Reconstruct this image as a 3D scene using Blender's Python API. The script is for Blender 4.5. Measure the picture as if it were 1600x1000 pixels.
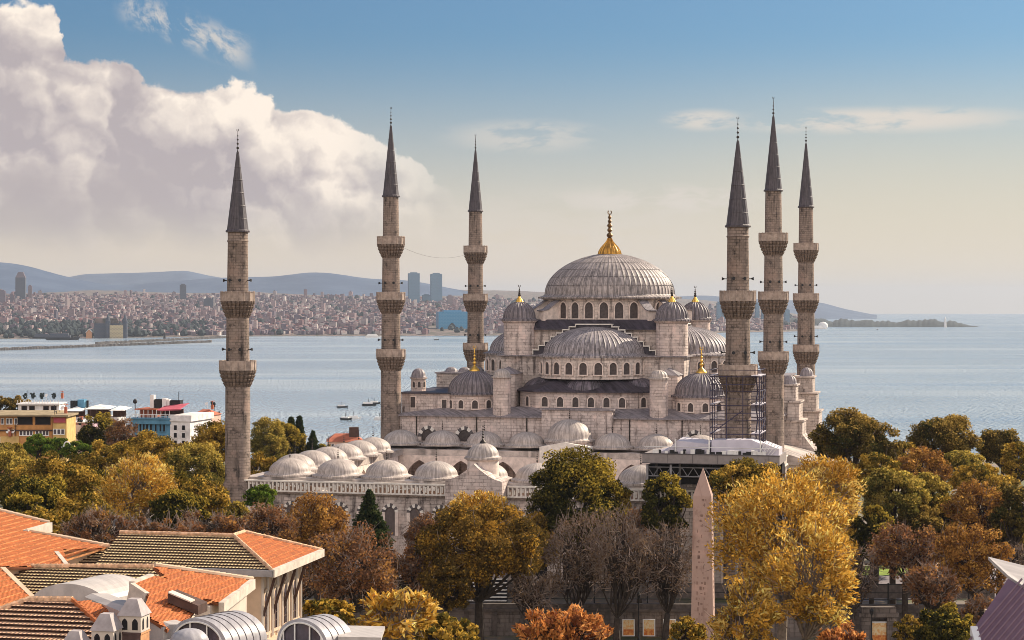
import bpy, bmesh, math, random
import numpy as np
from mathutils import Vector

for _o in list(bpy.data.objects):
    bpy.data.objects.remove(_o)
SC = bpy.context.scene
COL = SC.collection
PI = math.pi

# ------------------------------------------------------------------ camera
F, HX, HY, EYE = 2975.0, 800.0, 475.0, 80.0      # focal length and horizon of the photograph (in its pixels), eye height
cam = bpy.data.cameras.new('camera')
cam.sensor_fit = 'HORIZONTAL'
cam.sensor_width = 36.0
cam.lens = 36.0 * F / 1600.0
cam.shift_y = -25.0 / 1600.0
cam.clip_start = 1.0
cam.clip_end = 90000.0
cam_o = bpy.data.objects.new('camera', cam)
COL.objects.link(cam_o)
cam_o.location = (0, 0, EYE)
cam_o.rotation_euler = (PI / 2, 0, 0)
SC.camera = cam_o

# ------------------------------------------------------------------ light
SUN_AZ, SUN_EL = math.radians(54), math.radians(34)      # to the right of the view, ahead of the camera
SUN = Vector((math.sin(SUN_AZ) * math.cos(SUN_EL), math.cos(SUN_AZ) * math.cos(SUN_EL), math.sin(SUN_EL)))
sl = bpy.data.lights.new('sun', 'SUN')
sl.energy = 4.8
sl.angle = math.radians(0.5)
sl.color = (1.0, 0.86, 0.68)
slo = bpy.data.objects.new('sun', sl)
COL.objects.link(slo)
slo.location = (200, 100, 400)
slo.rotation_euler = SUN.to_track_quat('Z', 'Y').to_euler()

SC.view_settings.view_transform = 'Standard'
SC.view_settings.look = 'None'
SC.view_settings.gamma = 1.0
SC.view_settings.exposure = 0.85
SC.render.engine = 'CYCLES'
SC.cycles.use_denoising = True
SC.cycles.filter_width = 0.9
SC.cycles.max_bounces = 6
SC.cycles.transparent_max_bounces = 8
SC.cycles.volume_bounces = 0


class S:
    """a shader socket with arithmetic"""
    nt = None

    def __init__(s, sock):
        s.k = sock

    @staticmethod
    def m(op, *a, clamp=False):
        n = S.nt.nodes.new('ShaderNodeMath')
        n.operation = op
        n.use_clamp = clamp
        for i, x in enumerate(a):
            if isinstance(x, S):
                S.nt.links.new(x.k, n.inputs[i])
            else:
                n.inputs[i].default_value = float(x)
        return S(n.outputs[0])

    def __add__(s, o): return S.m('ADD', s, o)
    __radd__ = __add__
    def __sub__(s, o): return S.m('SUBTRACT', s, o)
    def __rsub__(s, o): return S.m('SUBTRACT', o, s)
    def __mul__(s, o): return S.m('MULTIPLY', s, o)
    __rmul__ = __mul__
    def __truediv__(s, o): return S.m('DIVIDE', s, o)
    def __neg__(s): return S.m('MULTIPLY', s, -1)
    def pw(s, e): return S.m('POWER', s, e)
    def sat(s): return S.m('ADD', s, 0, clamp=True)
    def mx(s, o): return S.m('MAXIMUM', s, o)
    def mn(s, o): return S.m('MINIMUM', s, o)

    def step(s, a, b):
        n = S.nt.nodes.new('ShaderNodeMapRange')
        n.interpolation_type = 'SMOOTHSTEP'
        S.nt.links.new(s.k, n.inputs[0])
        n.inputs[1].default_value = a
        n.inputs[2].default_value = b
        return S(n.outputs[0])


def comb(x, y, z):
    n = S.nt.nodes.new('ShaderNodeCombineXYZ')
    for i, v in enumerate((x, y, z)):
        if isinstance(v, S): S.nt.links.new(v.k, n.inputs[i])
        else: n.inputs[i].default_value = v
    return S(n.outputs[0])


def sep(v):
    n = S.nt.nodes.new('ShaderNodeSeparateXYZ')
    S.nt.links.new(v.k, n.inputs[0])
    return S(n.outputs[0]), S(n.outputs[1]), S(n.outputs[2])


def noise(vec, scale, detail=4, rough=0.55, out=0, dist=0.0, dim='3D'):
    n = S.nt.nodes.new('ShaderNodeTexNoise')
    n.noise_dimensions = dim
    S.nt.links.new(vec.k, n.inputs['Vector'])
    n.inputs['Scale'].default_value = scale
    n.inputs['Detail'].default_value = detail
    n.inputs['Roughness'].default_value = rough
    n.inputs['Distortion'].default_value = dist
    return S(n.outputs[out])


def mixc(f, a, b, mode='MIX'):
    n = S.nt.nodes.new('ShaderNodeMix')
    n.data_type = 'RGBA'
    n.blend_type = mode
    for idx, v in ((0, f), (6, a), (7, b)):
        if isinstance(v, S): S.nt.links.new(v.k, n.inputs[idx])
        elif idx == 0: n.inputs[0].default_value = v
        else: n.inputs[idx].default_value = (*v, 1)
    return S(n.outputs[2])


def ramp(f, stops):
    n = S.nt.nodes.new('ShaderNodeValToRGB')
    S.nt.links.new(f.k, n.inputs[0])
    e = n.color_ramp.elements
    while len(e) < len(stops): e.new(0.5)
    for i, (p, c) in enumerate(stops):
        e[i].position = p
        e[i].color = (*c, 1)
    return S(n.outputs[0])


def curve(f, pts, lo, hi, vlo, vhi):
    """piecewise curve of f: pts are (f, value)"""
    n = S.nt.nodes.new('ShaderNodeFloatCurve')
    c = n.mapping.curves[0]
    P = [((a - lo) / (hi - lo), (b - vlo) / (vhi - vlo)) for a, b in pts]
    while len(c.points) < len(P): c.points.new(0.5, 0.5)
    for q, (a, b) in zip(c.points, P):
        q.location = (a, b)
        q.handle_type = 'AUTO_CLAMPED'
    n.mapping.update()
    S.nt.links.new(((f - lo) / (hi - lo)).sat().k, n.inputs['Value'])
    return S(n.outputs[0]) * (vhi - vlo) + vlo


# ------------------------------------------------------------------ sky
W = bpy.data.worlds.new('World')
SC.world = W
W.use_nodes = True
W.cycles.sampling_method = 'MANUAL'
W.cycles.sample_map_resolution = 512
nt = W.node_tree
nt.nodes.clear()
S.nt = nt
# sky colours (radiance before the background strength)
SKY_LOW = (8.8, 7.2, 5.5)
SKY_PALE = (7.0, 6.2, 4.5)
SKY_BANK = (4.6, 4.0, 3.9)
SKY_WISP = (7.06, 6.41, 5.69)
SKY_FILL = (16.6, 15.2, 14.7)
CLOUD = [(0.0, (4.5, 3.95, 4.05)), (0.35, (5.8, 5.1, 4.9)), (0.65, (7.4, 6.5, 5.9)), (1.0, (9.8, 8.6, 7.4))]
sky = nt.nodes.new('ShaderNodeTexSky')
sky.sky_type = 'NISHITA'
sky.sun_disc = False
sky.sun_elevation = SUN_EL
sky.sun_rotation = SUN_AZ
sky.altitude = 60
sky.air_density = 1.0
sky.dust_density = 1.6
sky.ozone_density = 2.2
skc = S(sky.outputs[0])
tc = nt.nodes.new('ShaderNodeTexCoord')
dx, dy, dz = sep(S(tc.outputs['Generated']))
az = S.m('ARCTAN2', dx, dy) * (F / 100)                       # azimuth and elevation, in hundreds of photo pixels
el = dz / S.m('SQRT', dx * dx + dy * dy + 1e-6) * (F / 100)
pv = comb(az, el, 0.0)
# clear air: warm and pale near the horizon, blue above
clear = mixc(1.0, skc, (0.36, 0.59, 0.77), 'MULTIPLY')
lowhaze = (1 - el.step(-0.2, 4.4))
clear = mixc(lowhaze * 0.9, clear, SKY_LOW)
right_pale = az.step(0.5, 6.0) * (1 - el.step(1.2, 4.2)) * 0.4
clear = mixc(right_pale, clear, SKY_PALE)
# the big cumulus on the left: a ragged top line, billows lit from the right
w1, w2, w3 = sep(noise(pv, 0.6, 4, 0.55, 1, dim='2D'))
waz = az + (w1 - 0.5) * 0.8
wel = el + (w2 - 0.5) * 0.8
wx2 = sep(noise(pv, 2.4, 6, 0.66, 1, dim='2D'))
waz2 = waz + (wx2[0] - 0.5) * 0.36
wel2 = wel + (wx2[1] - 0.5) * 0.36
top = curve(waz2, [(-9.5, 4.05), (-8.0, 4.28), (-7.75, 4.55), (-7.3, 4.62), (-6.95, 4.25), (-6.7, 3.75), (-6.2, 3.78), (-5.8, 3.68), (-5.4, 3.32),
                   (-4.8, 3.28), (-4.3, 3.52), (-3.9, 3.42), (-3.5, 3.06), (-3.0, 2.98), (-2.5, 2.82), (-2.0, 2.52), (-1.6, 2.15), (-1.1, 1.8), (-0.4, 1.3), (0.6, 0.6)],
            -10, 2, -1, 6)
edge = top - wel2
body = edge.step(-0.01, 0.09)
fade_l = (1 - waz.step(-2.9, -0.3))
cmask = body * fade_l * wel.step(0.55, 1.75)


def billow(a, e, sc=1.15):
    n = nt.nodes.new('ShaderNodeTexVoronoi')
    n.voronoi_dimensions = '2D'
    n.feature = 'F1'
    n.inputs['Scale'].default_value = sc
    nt.links.new(comb(a, e, 0.0).k, n.inputs['Vector'])
    d = S(n.outputs['Distance'])
    return 1 - d * d


L = (0.13, 0.16)
h0 = billow(waz2, wel2) + billow(waz2, wel2, 2.7) * 0.30
h1 = billow(waz2 + L[0], wel2 + L[1]) + billow(waz2 + L[0], wel2 + L[1], 2.7) * 0.30
big = noise(comb(waz, wel, 0.0), 0.42, 2, 0.5, dim='2D')
bigr = noise(comb(waz + 0.5, wel + 0.6, 0.0), 0.42, 2, 0.5, dim='2D')
lit = ((h0 - h1) * 1.35 + (big - bigr) * 1.7 + (1 - edge.step(0.0, 1.5)) * 0.52 + az.step(-7.8, -4.0) * 0.30 + 0.06 + (wx2[2] - 0.5) * 0.45).sat()
ccol = ramp(lit, CLOUD)
ccol = mixc((1 - wel.step(0.9, 2.4)) * (1 - az.step(-7.0, -4.2)) * 0.55, ccol, SKY_BANK)
col = mixc(cmask.sat(), clear, ccol)
# low grey-mauve bank under the cumulus, thin streaks elsewhere
st = noise(comb(az * 0.16, el * 1.1, 0.0), 2.2, 5, 0.6, dim='2D')
bank = (st.step(0.30, 0.62) * 0.8 + 0.2) * (1 - az.step(-7.0, -1.5)) * (el.step(0.7, 1.5) * (1 - el.step(1.7, 2.4)))
col = mixc(bank * 0.62, col, SKY_BANK)


ns = noise(comb(az * 0.55, el * 2.2 + (w1 - 0.5) * 0.8, 0.0), 1.5, 5, 0.62, dim='2D')


def streak(a0, e0, ra, re, k, th=0.42):
    ux = (az - a0) / ra
    uy = (el - e0) / re
    d = S.m('SQRT', ux * ux + uy * uy)
    return ((1 - d.step(0.3, 1.0)) * ns.step(th, th + 0.2)) * k


wisps = streak(5.6, 2.82, 3.0, 0.26, 0.9, 0.34)
wisps = wisps.mx(streak(3.0, 2.86, 0.8, 0.22, 0.8, 0.34))
wisps = wisps.mx(streak(2.3, 1.62, 2.4, 0.32, 0.75, 0.38))
wisps = wisps.mx(streak(0.2, 2.62, 1.6, 0.34, 0.5, 0.38))
wisps = wisps.mx(streak(0.9, 1.2, 3.4, 0.8, 0.3, 0.36))
d1 = S.m('ABSOLUTE', el - (4.32 - (az + 5.3) * 0.36)).step(0.05, 0.40)
n1 = noise(comb(az * 1.1 + 0.5 * el + (w1 - 0.5) * 0.9 + 3.0, el * 0.9, 0.0), 1.7, 7, 0.7, dim='2D')
wisps = wisps.mx((1 - d1) * n1.step(0.42, 0.64) * (az.step(-6.2, -5.7) * (1 - az.step(-4.4, -3.9))) * 0.75)
col = mixc(wisps.sat(), col, SKY_WISP)
# behind the viewer: an unseen bright sky added as fill for the shaded fronts
back = (-dy).step(0.0, 0.75) * dz.step(-0.02, 0.2)
col = mixc(back * 0.9, col, SKY_FILL)
bg = nt.nodes.new('ShaderNodeBackground')
bg.inputs['Strength'].default_value = 0.06
nt.links.new(col.k, bg.inputs['Color'])
wo = nt.nodes.new('ShaderNodeOutputWorld')
nt.links.new(bg.outputs[0], wo.inputs['Surface'])


# ------------------------------------------------------------------ helpers
def at(px, py, d):
    """point at photograph pixel (px, py), d metres ahead of the camera"""
    return Vector(((px - HX) / F * d, d, EYE - (py - HY) / F * d))


def tag(o, label=None, cat=None, group=None, kind=None):
    if label: o['label'] = label
    if cat: o['category'] = cat
    if group: o['group'] = group
    if kind: o['kind'] = kind
    return o


def empty(name, loc, rz, label, cat, group=None):
    o = bpy.data.objects.new(name, None)
    COL.objects.link(o)
    o.location = loc
    o.rotation_euler = (0, 0, rz)
    o.empty_display_size = 1
    return tag(o, label, cat, group)


def copy_tree(o, parent=None):
    c = o.copy()
    COL.objects.link(c)
    if parent is not None: c.parent = parent
    for ch in list(o.children): copy_tree(ch, c)
    return c


class MB:
    """collects boxes, prisms, lathes and tubes into one mesh"""

    def __init__(s):
        s.v, s.f, s.m, s.uv, s.cur = [], [], [], {}, 0

    def add(s, vs, fs, uvs=None):
        o = len(s.v)
        s.v += [tuple(p) for p in vs]
        for i, f in enumerate(fs):
            if uvs: s.uv[len(s.f)] = uvs[i]
            s.f.append(tuple(k + o for k in f))
            s.m.append(s.cur)
        return s

    def box(s, x0, x1, y0, y1, z0, z1):
        return s.add([(x0, y0, z0), (x1, y0, z0), (x1, y1, z0), (x0, y1, z0), (x0, y0, z1), (x1, y0, z1), (x1, y1, z1), (x0, y1, z1)],
                     [(0, 3, 2, 1), (4, 5, 6, 7), (0, 1, 5, 4), (1, 2, 6, 5), (2, 3, 7, 6), (3, 0, 4, 7)])

    def prism(s, poly, z0, z1, z1s=None):
        """polygon (counter-clockwise from above) from z0 up to z1 (or one top height per corner)"""
        n = len(poly)
        zt = z1s or [z1] * n
        vs = [(x, y, z0) for x, y in poly] + [(x, y, z) for (x, y), z in zip(poly, zt)]
        fs = [tuple(range(n - 1, -1, -1)), tuple(range(n, 2 * n))]
        fs += [(i, (i + 1) % n, n + (i + 1) % n, n + i) for i in range(n)]
        return s.add(vs, fs)

    def extr(s, poly, vec):
        n = len(poly)
        vec = Vector(vec)
        P = [Vector(p) for p in poly]
        vs = P + [p + vec for p in P]
        fs = [tuple(range(n)), tuple(range(2 * n - 1, n - 1, -1))]
        fs += [(i, n + i, n + (i + 1) % n, (i + 1) % n) for i in range(n)]
        return s.add(vs, fs)

    def lathe(s, prof, n=32, cx=0, cy=0, a0=0.0, a1=None, ribs=0, amp=0.0, cap=True):
        """profile of (r, z) turned about the vertical through (cx, cy); ribs stand amp proud"""
        full = a1 is None
        a1 = a0 + 2 * PI if full else a1
        cols = n if full else n + 1
        k = max(1, n // ribs) if ribs else 0
        vs = []
        for r, z in prof:
            for j in range(cols):
                a = a0 + (a1 - a0) * j / n
                rr = r + (amp if (ribs and j % k == 0) else 0.0) * min(1.0, r / (prof[0][0] * 0.25 + 1e-6))
                vs.append((cx + rr * math.cos(a), cy + rr * math.sin(a), z))
        fs = []
        for i in range(len(prof) - 1):
            for j in range(n):
                j2 = (j + 1) % cols
                fs.append((i * cols + j, i * cols + j2, (i + 1) * cols + j2, (i + 1) * cols + j))
        if cap and full:
            if prof[0][0] > 1e-3: fs.append(tuple(range(cols - 1, -1, -1)))
            if prof[-1][0] > 1e-3: fs.append(tuple((len(prof) - 1) * cols + j for j in range(cols)))
        return s.add(vs, fs)

    def tube(s, p, q, r, n=6, r2=None):
        p, q = Vector(p), Vector(q)
        d = (q - p)
        if d.length < 1e-6: return s
        d.normalize()
        a = d.orthogonal().normalized()
        b = d.cross(a)
        r2 = r if r2 is None else r2
        vs = [p + (a * math.cos(2 * PI * i / n) + b * math.sin(2 * PI * i / n)) * r for i in range(n)]
        vs += [q + (a * math.cos(2 * PI * i / n) + b * math.sin(2 * PI * i / n)) * r2 for i in range(n)]
        fs = [(i, (i + 1) % n, n + (i + 1) % n, n + i) for i in range(n)] + [tuple(range(n - 1, -1, -1)), tuple(range(n, 2 * n))]
        return s.add(vs, fs)

    def ball(s, c, r, n=10, m=6, sz=1.0):
        prof = [(max(1e-4, r * math.cos(-PI / 2 + PI * i / m)), c[2] + sz * r * math.sin(-PI / 2 + PI * i / m)) for i in range(m + 1)]
        return s.lathe(prof, n, c[0], c[1], cap=False)

    def build(s, name, mats, parent=None, smooth=False):
        me = bpy.data.meshes.new(name)
        me.from_pydata(s.v, [], s.f)
        if not isinstance(mats, (list, tuple)): mats = [mats]
        for m in mats: me.materials.append(m)
        if len(mats) > 1: me.polygons.foreach_set('material_index', s.m)
        if s.uv:
            uvl = me.uv_layers.new(name='UVMap')
            for fi, uvs in s.uv.items():
                p = me.polygons[fi]
                for li, q in zip(p.loop_indices, uvs): uvl.data[li].uv = q
        if smooth:
            me.shade_smooth()
            me.set_sharp_from_angle(angle=math.radians(38))
        me.update()
        o = bpy.data.objects.new(name, me)
        COL.objects.link(o)
        if parent is not None: o.parent = parent
        return o


def arch_pts(w, zs, zt, n=8, point=0.12):
    """outline of an arched opening, from bottom right round to bottom left: (x, z); springs at zs, top at zt"""
    h = zt - zs
    P = [(w / 2, 0.0)]
    for i in range(n + 1):
        a = PI * i / n
        P.append((w / 2 * math.cos(a), zs + h * (math.sin(a) * (1 - point) + point * (1 - abs(math.cos(a))))))
    P.append((-w / 2, 0.0))
    return P


# ------------------------------------------------------------------ materials
def newmat(name):
    m = bpy.data.materials.new(name)
    m.use_nodes = True
    S.nt = m.node_tree
    b = m.node_tree.nodes['Principled BSDF']
    return m, b


def setin(b, key, v):
    if isinstance(v, S): S.nt.links.new(v.k, b.inputs[key])
    elif key == 'Base Color': b.inputs[key].default_value = (*v, 1)
    else: b.inputs[key].default_value = v


def bump(b, h, strength=0.4, dist=0.05):
    n = S.nt.nodes.new('ShaderNodeBump')
    n.inputs['Strength'].default_value = strength
    n.inputs['Distance'].default_value = dist
    S.nt.links.new(h.k, n.inputs['Height'])
    S.nt.links.new(n.outputs[0], b.inputs['Normal'])


def objco():
    return S(S.nt.nodes.new('ShaderNodeTexCoord').outputs['Object'])


def uvco():
    return S(S.nt.nodes.new('ShaderNodeTexCoord').outputs['UV'])


def plain(name, c, rough=0.7, metal=0.0, var=0.25, scale=1.5, spec=0.3):
    m, b = newmat(name)
    n = noise(objco(), scale, 4, 0.6)
    setin(b, 'Base Color', mixc(n.step(0.25, 0.75), tuple(x * (1 - var) for x in c), tuple(min(1, x * (1 + var)) for x in c)))
    setin(b, 'Roughness', rough)
    setin(b, 'Metallic', metal)
    setin(b, 'Specular IOR Level', spec)
    return m


def brickfac(vec, w, h, mortar=0.03):
    n = S.nt.nodes.new('ShaderNodeTexBrick')
    S.nt.links.new(vec.k, n.inputs['Vector'])
    n.inputs['Scale'].default_value = 1.0
    n.inputs['Brick Width'].default_value = w
    n.inputs['Row Height'].default_value = h
    n.inputs['Mortar Size'].default_value = mortar
    n.inputs['Mortar Smooth'].default_value = 0.3
    n.inputs['Color1'].default_value = (0.25, 0.25, 0.25, 1)
    n.inputs['Color2'].default_value = (0.95, 0.95, 0.95, 1)
    n.inputs['Mortar'].default_value = (0, 0, 0, 1)
    n.inputs['Bias'].default_value = 0.0
    return S(n.outputs['Fac']), sep(S(n.outputs['Color']))[0]


def stone(name, c, dark, turned=0.0, course=0.5, block=1.2, stain=0.55, mort=0.05, seed=0.0):
    """ashlar in courses; turned = radius for round shafts"""
    m, b = newmat(name)
    co = objco()
    x, y, z = sep(co)
    if turned: s = S.m('ARCTAN2', y, x) * turned
    else: s = x + y * 0.97
    fac, tone = brickfac(comb(s, z, 0.0), block, course, mort)
    v = comb(x + seed, y, z)
    n1 = noise(v, 0.13, 4, 0.6)
    n2 = noise(v, 0.9, 6, 0.7)
    n3 = noise(comb(s * 1.0, z * 0.10, seed), 1.1, 5, 0.65)
    base = mixc(tone.step(0.1, 1.0) * 0.8, tuple(k * 0.78 for k in c), tuple(k * 1.15 for k in c))
    base = mixc(fac * noise(v, 0.5, 3, 0.6).step(0.4, 0.62) * 0.5, base, dark)
    n4 = noise(v, 2.6, 4, 0.7)
    st = (n2.step(0.52, 0.68) * 0.75 + n3.step(0.50, 0.68) * 0.95 + n1.step(0.5, 0.72) * 0.4 + n4.step(0.60, 0.70) * n1.step(0.35, 0.6) * 0.8) * stain
    base = mixc(st.sat(), base, dark)
    pal = noise(v, 0.35, 4, 0.6)
    base = mixc(pal.step(0.54, 0.68) * 0.55, base, (min(1, c[0] * 1.25), c[1] * 1.15, c[2] * 1.12))
    setin(b, 'Base Color', base)
    setin(b, 'Roughness', 0.9)
    setin(b, 'Specular IOR Level', 0.15)
    bump(b, n2 * 0.6 - fac * 0.4, 0.6, 0.06)
    return m


def lead(name, c, streaks=14.0, contrast=0.5, rough=0.55, flat=False, ribs=0, joint=None, line=0.55):
    """weathered lead sheet, rain streaked down the dome"""
    m, b = newmat(name)
    co = objco()
    x, y, z = sep(co)
    if flat: s = (x + y) * 1.3
    else: s = S.m('ARCTAN2', y, x) * streaks
    n1 = noise(comb(s, z * 0.35, 3.0), 1.3, 5, 0.7)
    n2 = noise(co, 0.8, 5, 0.65)
    n3 = noise(co, 3.0, 4, 0.65)
    f = (n1 * 0.6 + n2 * 0.28 + n3 * 0.12).step(0.36, 0.64)
    lo = tuple(k * (1 - contrast) for k in c)
    hi = tuple(min(0.85, k * (1 + contrast * 0.7)) for k in c)
    base = mixc(f, lo, hi)
    if ribs:
        q = S.m('FRACT', S.m('ARCTAN2', y, x) * (ribs / (2 * PI)) + ribs)
        rd = S.m('MINIMUM', q, 1 - q)          # distance to the nearest rolled seam, 0..0.5
        dirt = (1 - rd.step(0.07, 0.22)) * rd.step(0.015, 0.06)
        base = mixc(dirt * (n2.step(0.3, 0.6) * 0.4 + 0.6) * line, base, joint or tuple(k * 0.16 for k in c))
        base = mixc((1 - rd.step(0.0, 0.05)) * 0.5, base, tuple(min(0.8, k * 1.5) for k in c))
    setin(b, 'Base Color', base)
    setin(b, 'Roughness', rough)
    setin(b, 'Specular IOR Level', 0.35)
    bump(b, n2, 0.25, 0.08)
    return m


M = {}
STC = (0.535, 0.45, 0.40)
STD = (0.10, 0.08, 0.075)
M['stone'] = stone('ashlar stone', STC, STD, stain=0.85)
M['stone_pale'] = stone('pale ashlar', (0.605, 0.50, 0.45), (0.15, 0.115, 0.105), stain=0.75)
M['shaft'] = stone('minaret stone', (0.275, 0.21, 0.172), (0.05, 0.04, 0.035), turned=1.75, course=0.4, block=0.8, stain=0.95)
M['turned'] = stone('turret stone', (0.62, 0.505, 0.45), STD, turned=2.6, stain=0.7)
M['drum'] = stone('drum stone', (0.64, 0.54, 0.475), STD, turned=12.0, stain=0.8)
M['corbel'] = plain('carved stone', (0.17, 0.125, 0.098), 0.95, var=0.45, scale=2.2)
M['parapet'] = plain('parapet stone', (0.36, 0.28, 0.23), 0.9, var=0.3, scale=1.5)
M['trim'] = plain('stone trim', (0.64, 0.53, 0.465), 0.9, var=0.22, scale=1.2)
M['pane'] = plain('lattice pane', (0.07, 0.054, 0.05), 0.6, var=0.4, scale=2.0)
M['void'] = plain('dark opening', (0.012, 0.010, 0.012), 0.8, var=0.3)
M['shutter'] = plain('grey shutter', (0.11, 0.085, 0.08), 0.8, var=0.2)
M['lead_main'] = lead('lead of the great dome', (0.335, 0.285, 0.265), 26, 0.65, ribs=72, line=0.8)
M['lead_semi'] = lead('lead of the half domes', (0.31, 0.27, 0.27), 22, 0.75, ribs=60, line=0.9)
M['lead_flute'] = lead('lead of the small domes', (0.25, 0.215, 0.22), 14, 0.6)
M['lead_flute22'] = lead('lead of the turret domes', (0.19, 0.16, 0.168), 14, 0.55, ribs=22, line=0.95)
M['lead_flute36'] = lead('lead of the corner domes', (0.19, 0.16, 0.168), 14, 0.55, ribs=36, line=0.95)
M['lead_shade'] = lead('lead roofing in painted shade', (0.05, 0.04, 0.05), 16, 0.6, flat=True)  # shade on these roofs put into a darker lead colour
M['lead_lobe'] = lead('shade toned lead of the lobes', (0.115, 0.095, 0.11), 10, 0.8, ribs=16, line=0.8)  # keeps the roofs' painted shade, a little lighter
M['lead_roof'] = lead('lead roofing', (0.22, 0.19, 0.195), 10, 0.5, flat=True)
M['lead_pale'] = lead('pale lead of the arcade domes', (0.43, 0.365, 0.325), 10, 0.42, ribs=24, line=0.5)
M['lead_cone'] = lead('lead of the spires', (0.075, 0.062, 0.068), 5, 0.5)
M['seam'] = plain('lead seam', (0.10, 0.085, 0.085), 0.6)
M['gold'] = plain('gilded copper', (0.72, 0.43, 0.09), 0.38, metal=0.75, var=0.25)
M['gold_old'] = plain('old gilded copper', (0.46, 0.24, 0.045), 0.45, metal=0.6, var=0.35)
M['gold_dark'] = plain('darkened gilding', (0.17, 0.095, 0.035), 0.45, metal=0.6, var=0.4)
M['bronze'] = plain('dark bronze', (0.045, 0.035, 0.03), 0.5, metal=0.5, var=0.3)
M['white_stone'] = plain('white marble', (0.68, 0.62, 0.55), 0.7, var=0.15)
M['steel'] = plain('scaffold steel', (0.055, 0.045, 0.075), 0.5, metal=0.4, var=0.3)
M['fascia'] = plain('grey sheet fascia', (0.25, 0.215, 0.20), 0.6, var=0.12)
M['tarp'] = plain('pale sheeting', (0.50, 0.46, 0.50), 0.75, var=0.12, scale=0.5)
M['white'] = plain('white paint', (0.74, 0.71, 0.67), 0.6, var=0.08)
M['grey_metal'] = plain('grey metal', (0.30, 0.29, 0.30), 0.45, metal=0.5, var=0.15)
M['black'] = plain('black paint', (0.018, 0.017, 0.018), 0.5, var=0.2)
M['granite'] = stone('rose granite', (0.46, 0.315, 0.26), (0.25, 0.155, 0.125), course=60, block=60, stain=0.75, mort=0.0)


# ------------------------------------------------------------------ the setting: ground, sea, far shore
RE = 6.371e6


def gridmesh(name, P, mat, smooth=True):
    """P: array (rows, cols, 3)"""
    r, c, _ = P.shape
    me = bpy.data.meshes.new(name)
    idx = np.arange(r * c).reshape(r, c)
    q = np.stack([idx[:-1, :-1], idx[:-1, 1:], idx[1:, 1:], idx[1:, :-1]], -1).reshape(-1, 4)
    me.from_pydata(P.reshape(-1, 3).tolist(), [], q.tolist())
    me.materials.append(mat)
    if smooth: me.shade_smooth()
    me.update()
    o = bpy.data.objects.new(name, me)
    COL.objects.link(o)
    return o


def vnoise(x, y, seed=0):
    """cheap smooth noise from summed sines, -1..1"""
    r = np.random.RandomState(seed)
    t = 0
    for k in range(7):
        a, p = r.uniform(0, 2 * PI), r.uniform(0, 6.28)
        f = 1.6 ** k * 0.5
        t = t + np.sin((x * np.cos(a) + y * np.sin(a)) * f + p) / 1.45 ** k
    return t / 3.0


GZ = 40.0     # ground level round the mosque


def ground_z(x, y):
    t = np.clip((y - 440.0) / 560.0, 0, 1)
    return GZ - 46.0 * (t * t * (3 - 2 * t)) + 0.0 * x


m, b = newmat('leaf littered ground')
co = objco()
n1 = noise(co, 0.06, 5, 0.6)
n2 = noise(co, 0.9, 5, 0.7)
g = mixc(n1.step(0.42, 0.6), (0.16, 0.125, 0.105), (0.075, 0.085, 0.03))
g = mixc(n2.step(0.5, 0.68) * 0.7, g, (0.30, 0.17, 0.05))
setin(b, 'Base Color', g)
setin(b, 'Roughness', 0.95)
bump(b, n2, 0.5, 0.1)
M['ground'] = m
xs = np.linspace(-700, 700, 90)
ys = np.concatenate([np.linspace(-120, 440, 40), np.linspace(455, 1040, 40)])
X, Y = np.meshgrid(xs, ys)
tag(gridmesh('ground', np.stack([X, Y, ground_z(X, Y)], -1), M['ground']), kind='structure')

m, b = newmat('sea water')
geo = S.nt.nodes.new('ShaderNodeNewGeometry')
px_, py_, pz_ = sep(S(geo.outputs['Position']))
rip = noise(comb(px_ * 0.42, py_ * 0.055, 0.0), 1.0, 2, 0.6)
rip2 = noise(comb(px_ * 0.06, py_ * 0.014, 4.0), 1.0, 4, 0.6)
swell = noise(comb(px_ * 0.0011, py_ * 0.0034, 0.0), 1.0, 4, 0.55)
band = noise(comb(px_ * 0.00035, py_ * 0.0055, 9.0), 1.0, 5, 0.6)
setin(b, 'Base Color', mixc(band.step(0.53, 0.66) * 0.6, mixc(swell.step(0.34, 0.72), (0.215, 0.29, 0.36), (0.385, 0.42, 0.43)), (0.14, 0.235, 0.35)))
setin(b, 'Roughness', swell.step(0.35, 0.65) * 0.10 + 0.14)
setin(b, 'IOR', 1.33)
bump(b, rip * 1.6 + rip2 * 0.8, 1.0, 2.6)
M['sea'] = m
rr = np.concatenate([np.geomspace(560, 6000, 60), np.geomspace(6300, 37000, 60)])
aa = np.radians(np.linspace(-33, 33, 100))
R_, A_ = np.meshgrid(rr, aa, indexing='ij')
tag(gridmesh('sea', np.stack([R_ * np.sin(A_), R_ * np.cos(A_), -R_ ** 2 / (2 * RE)], -1), M['sea']), kind='structure')

# far shore: a slope of city rising from the water
SHX = [-900, -100, 60, 330, 420, 800, 1100, 1240, 1262]
SHD = [4450, 4450, 4480, 4750, 4830, 4950, 5400, 5750, 5900]
SHT = [1.0, 1.0, 1.0, 1.0, 1.0, 0.85, 0.55, 0.12, 0.0]


def far_z(px, d):
    d0 = np.interp(px, SHX, SHD)
    t = np.interp(d - d0, [-60, 0, 60, 760, 1500, 2800, 3900, 6500], [-8, -1.5, 3, 22, 46, 86, 122, 190])
    return np.where(t > 3, 3 + (t - 3) * np.interp(px, SHX, SHT), t)


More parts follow.
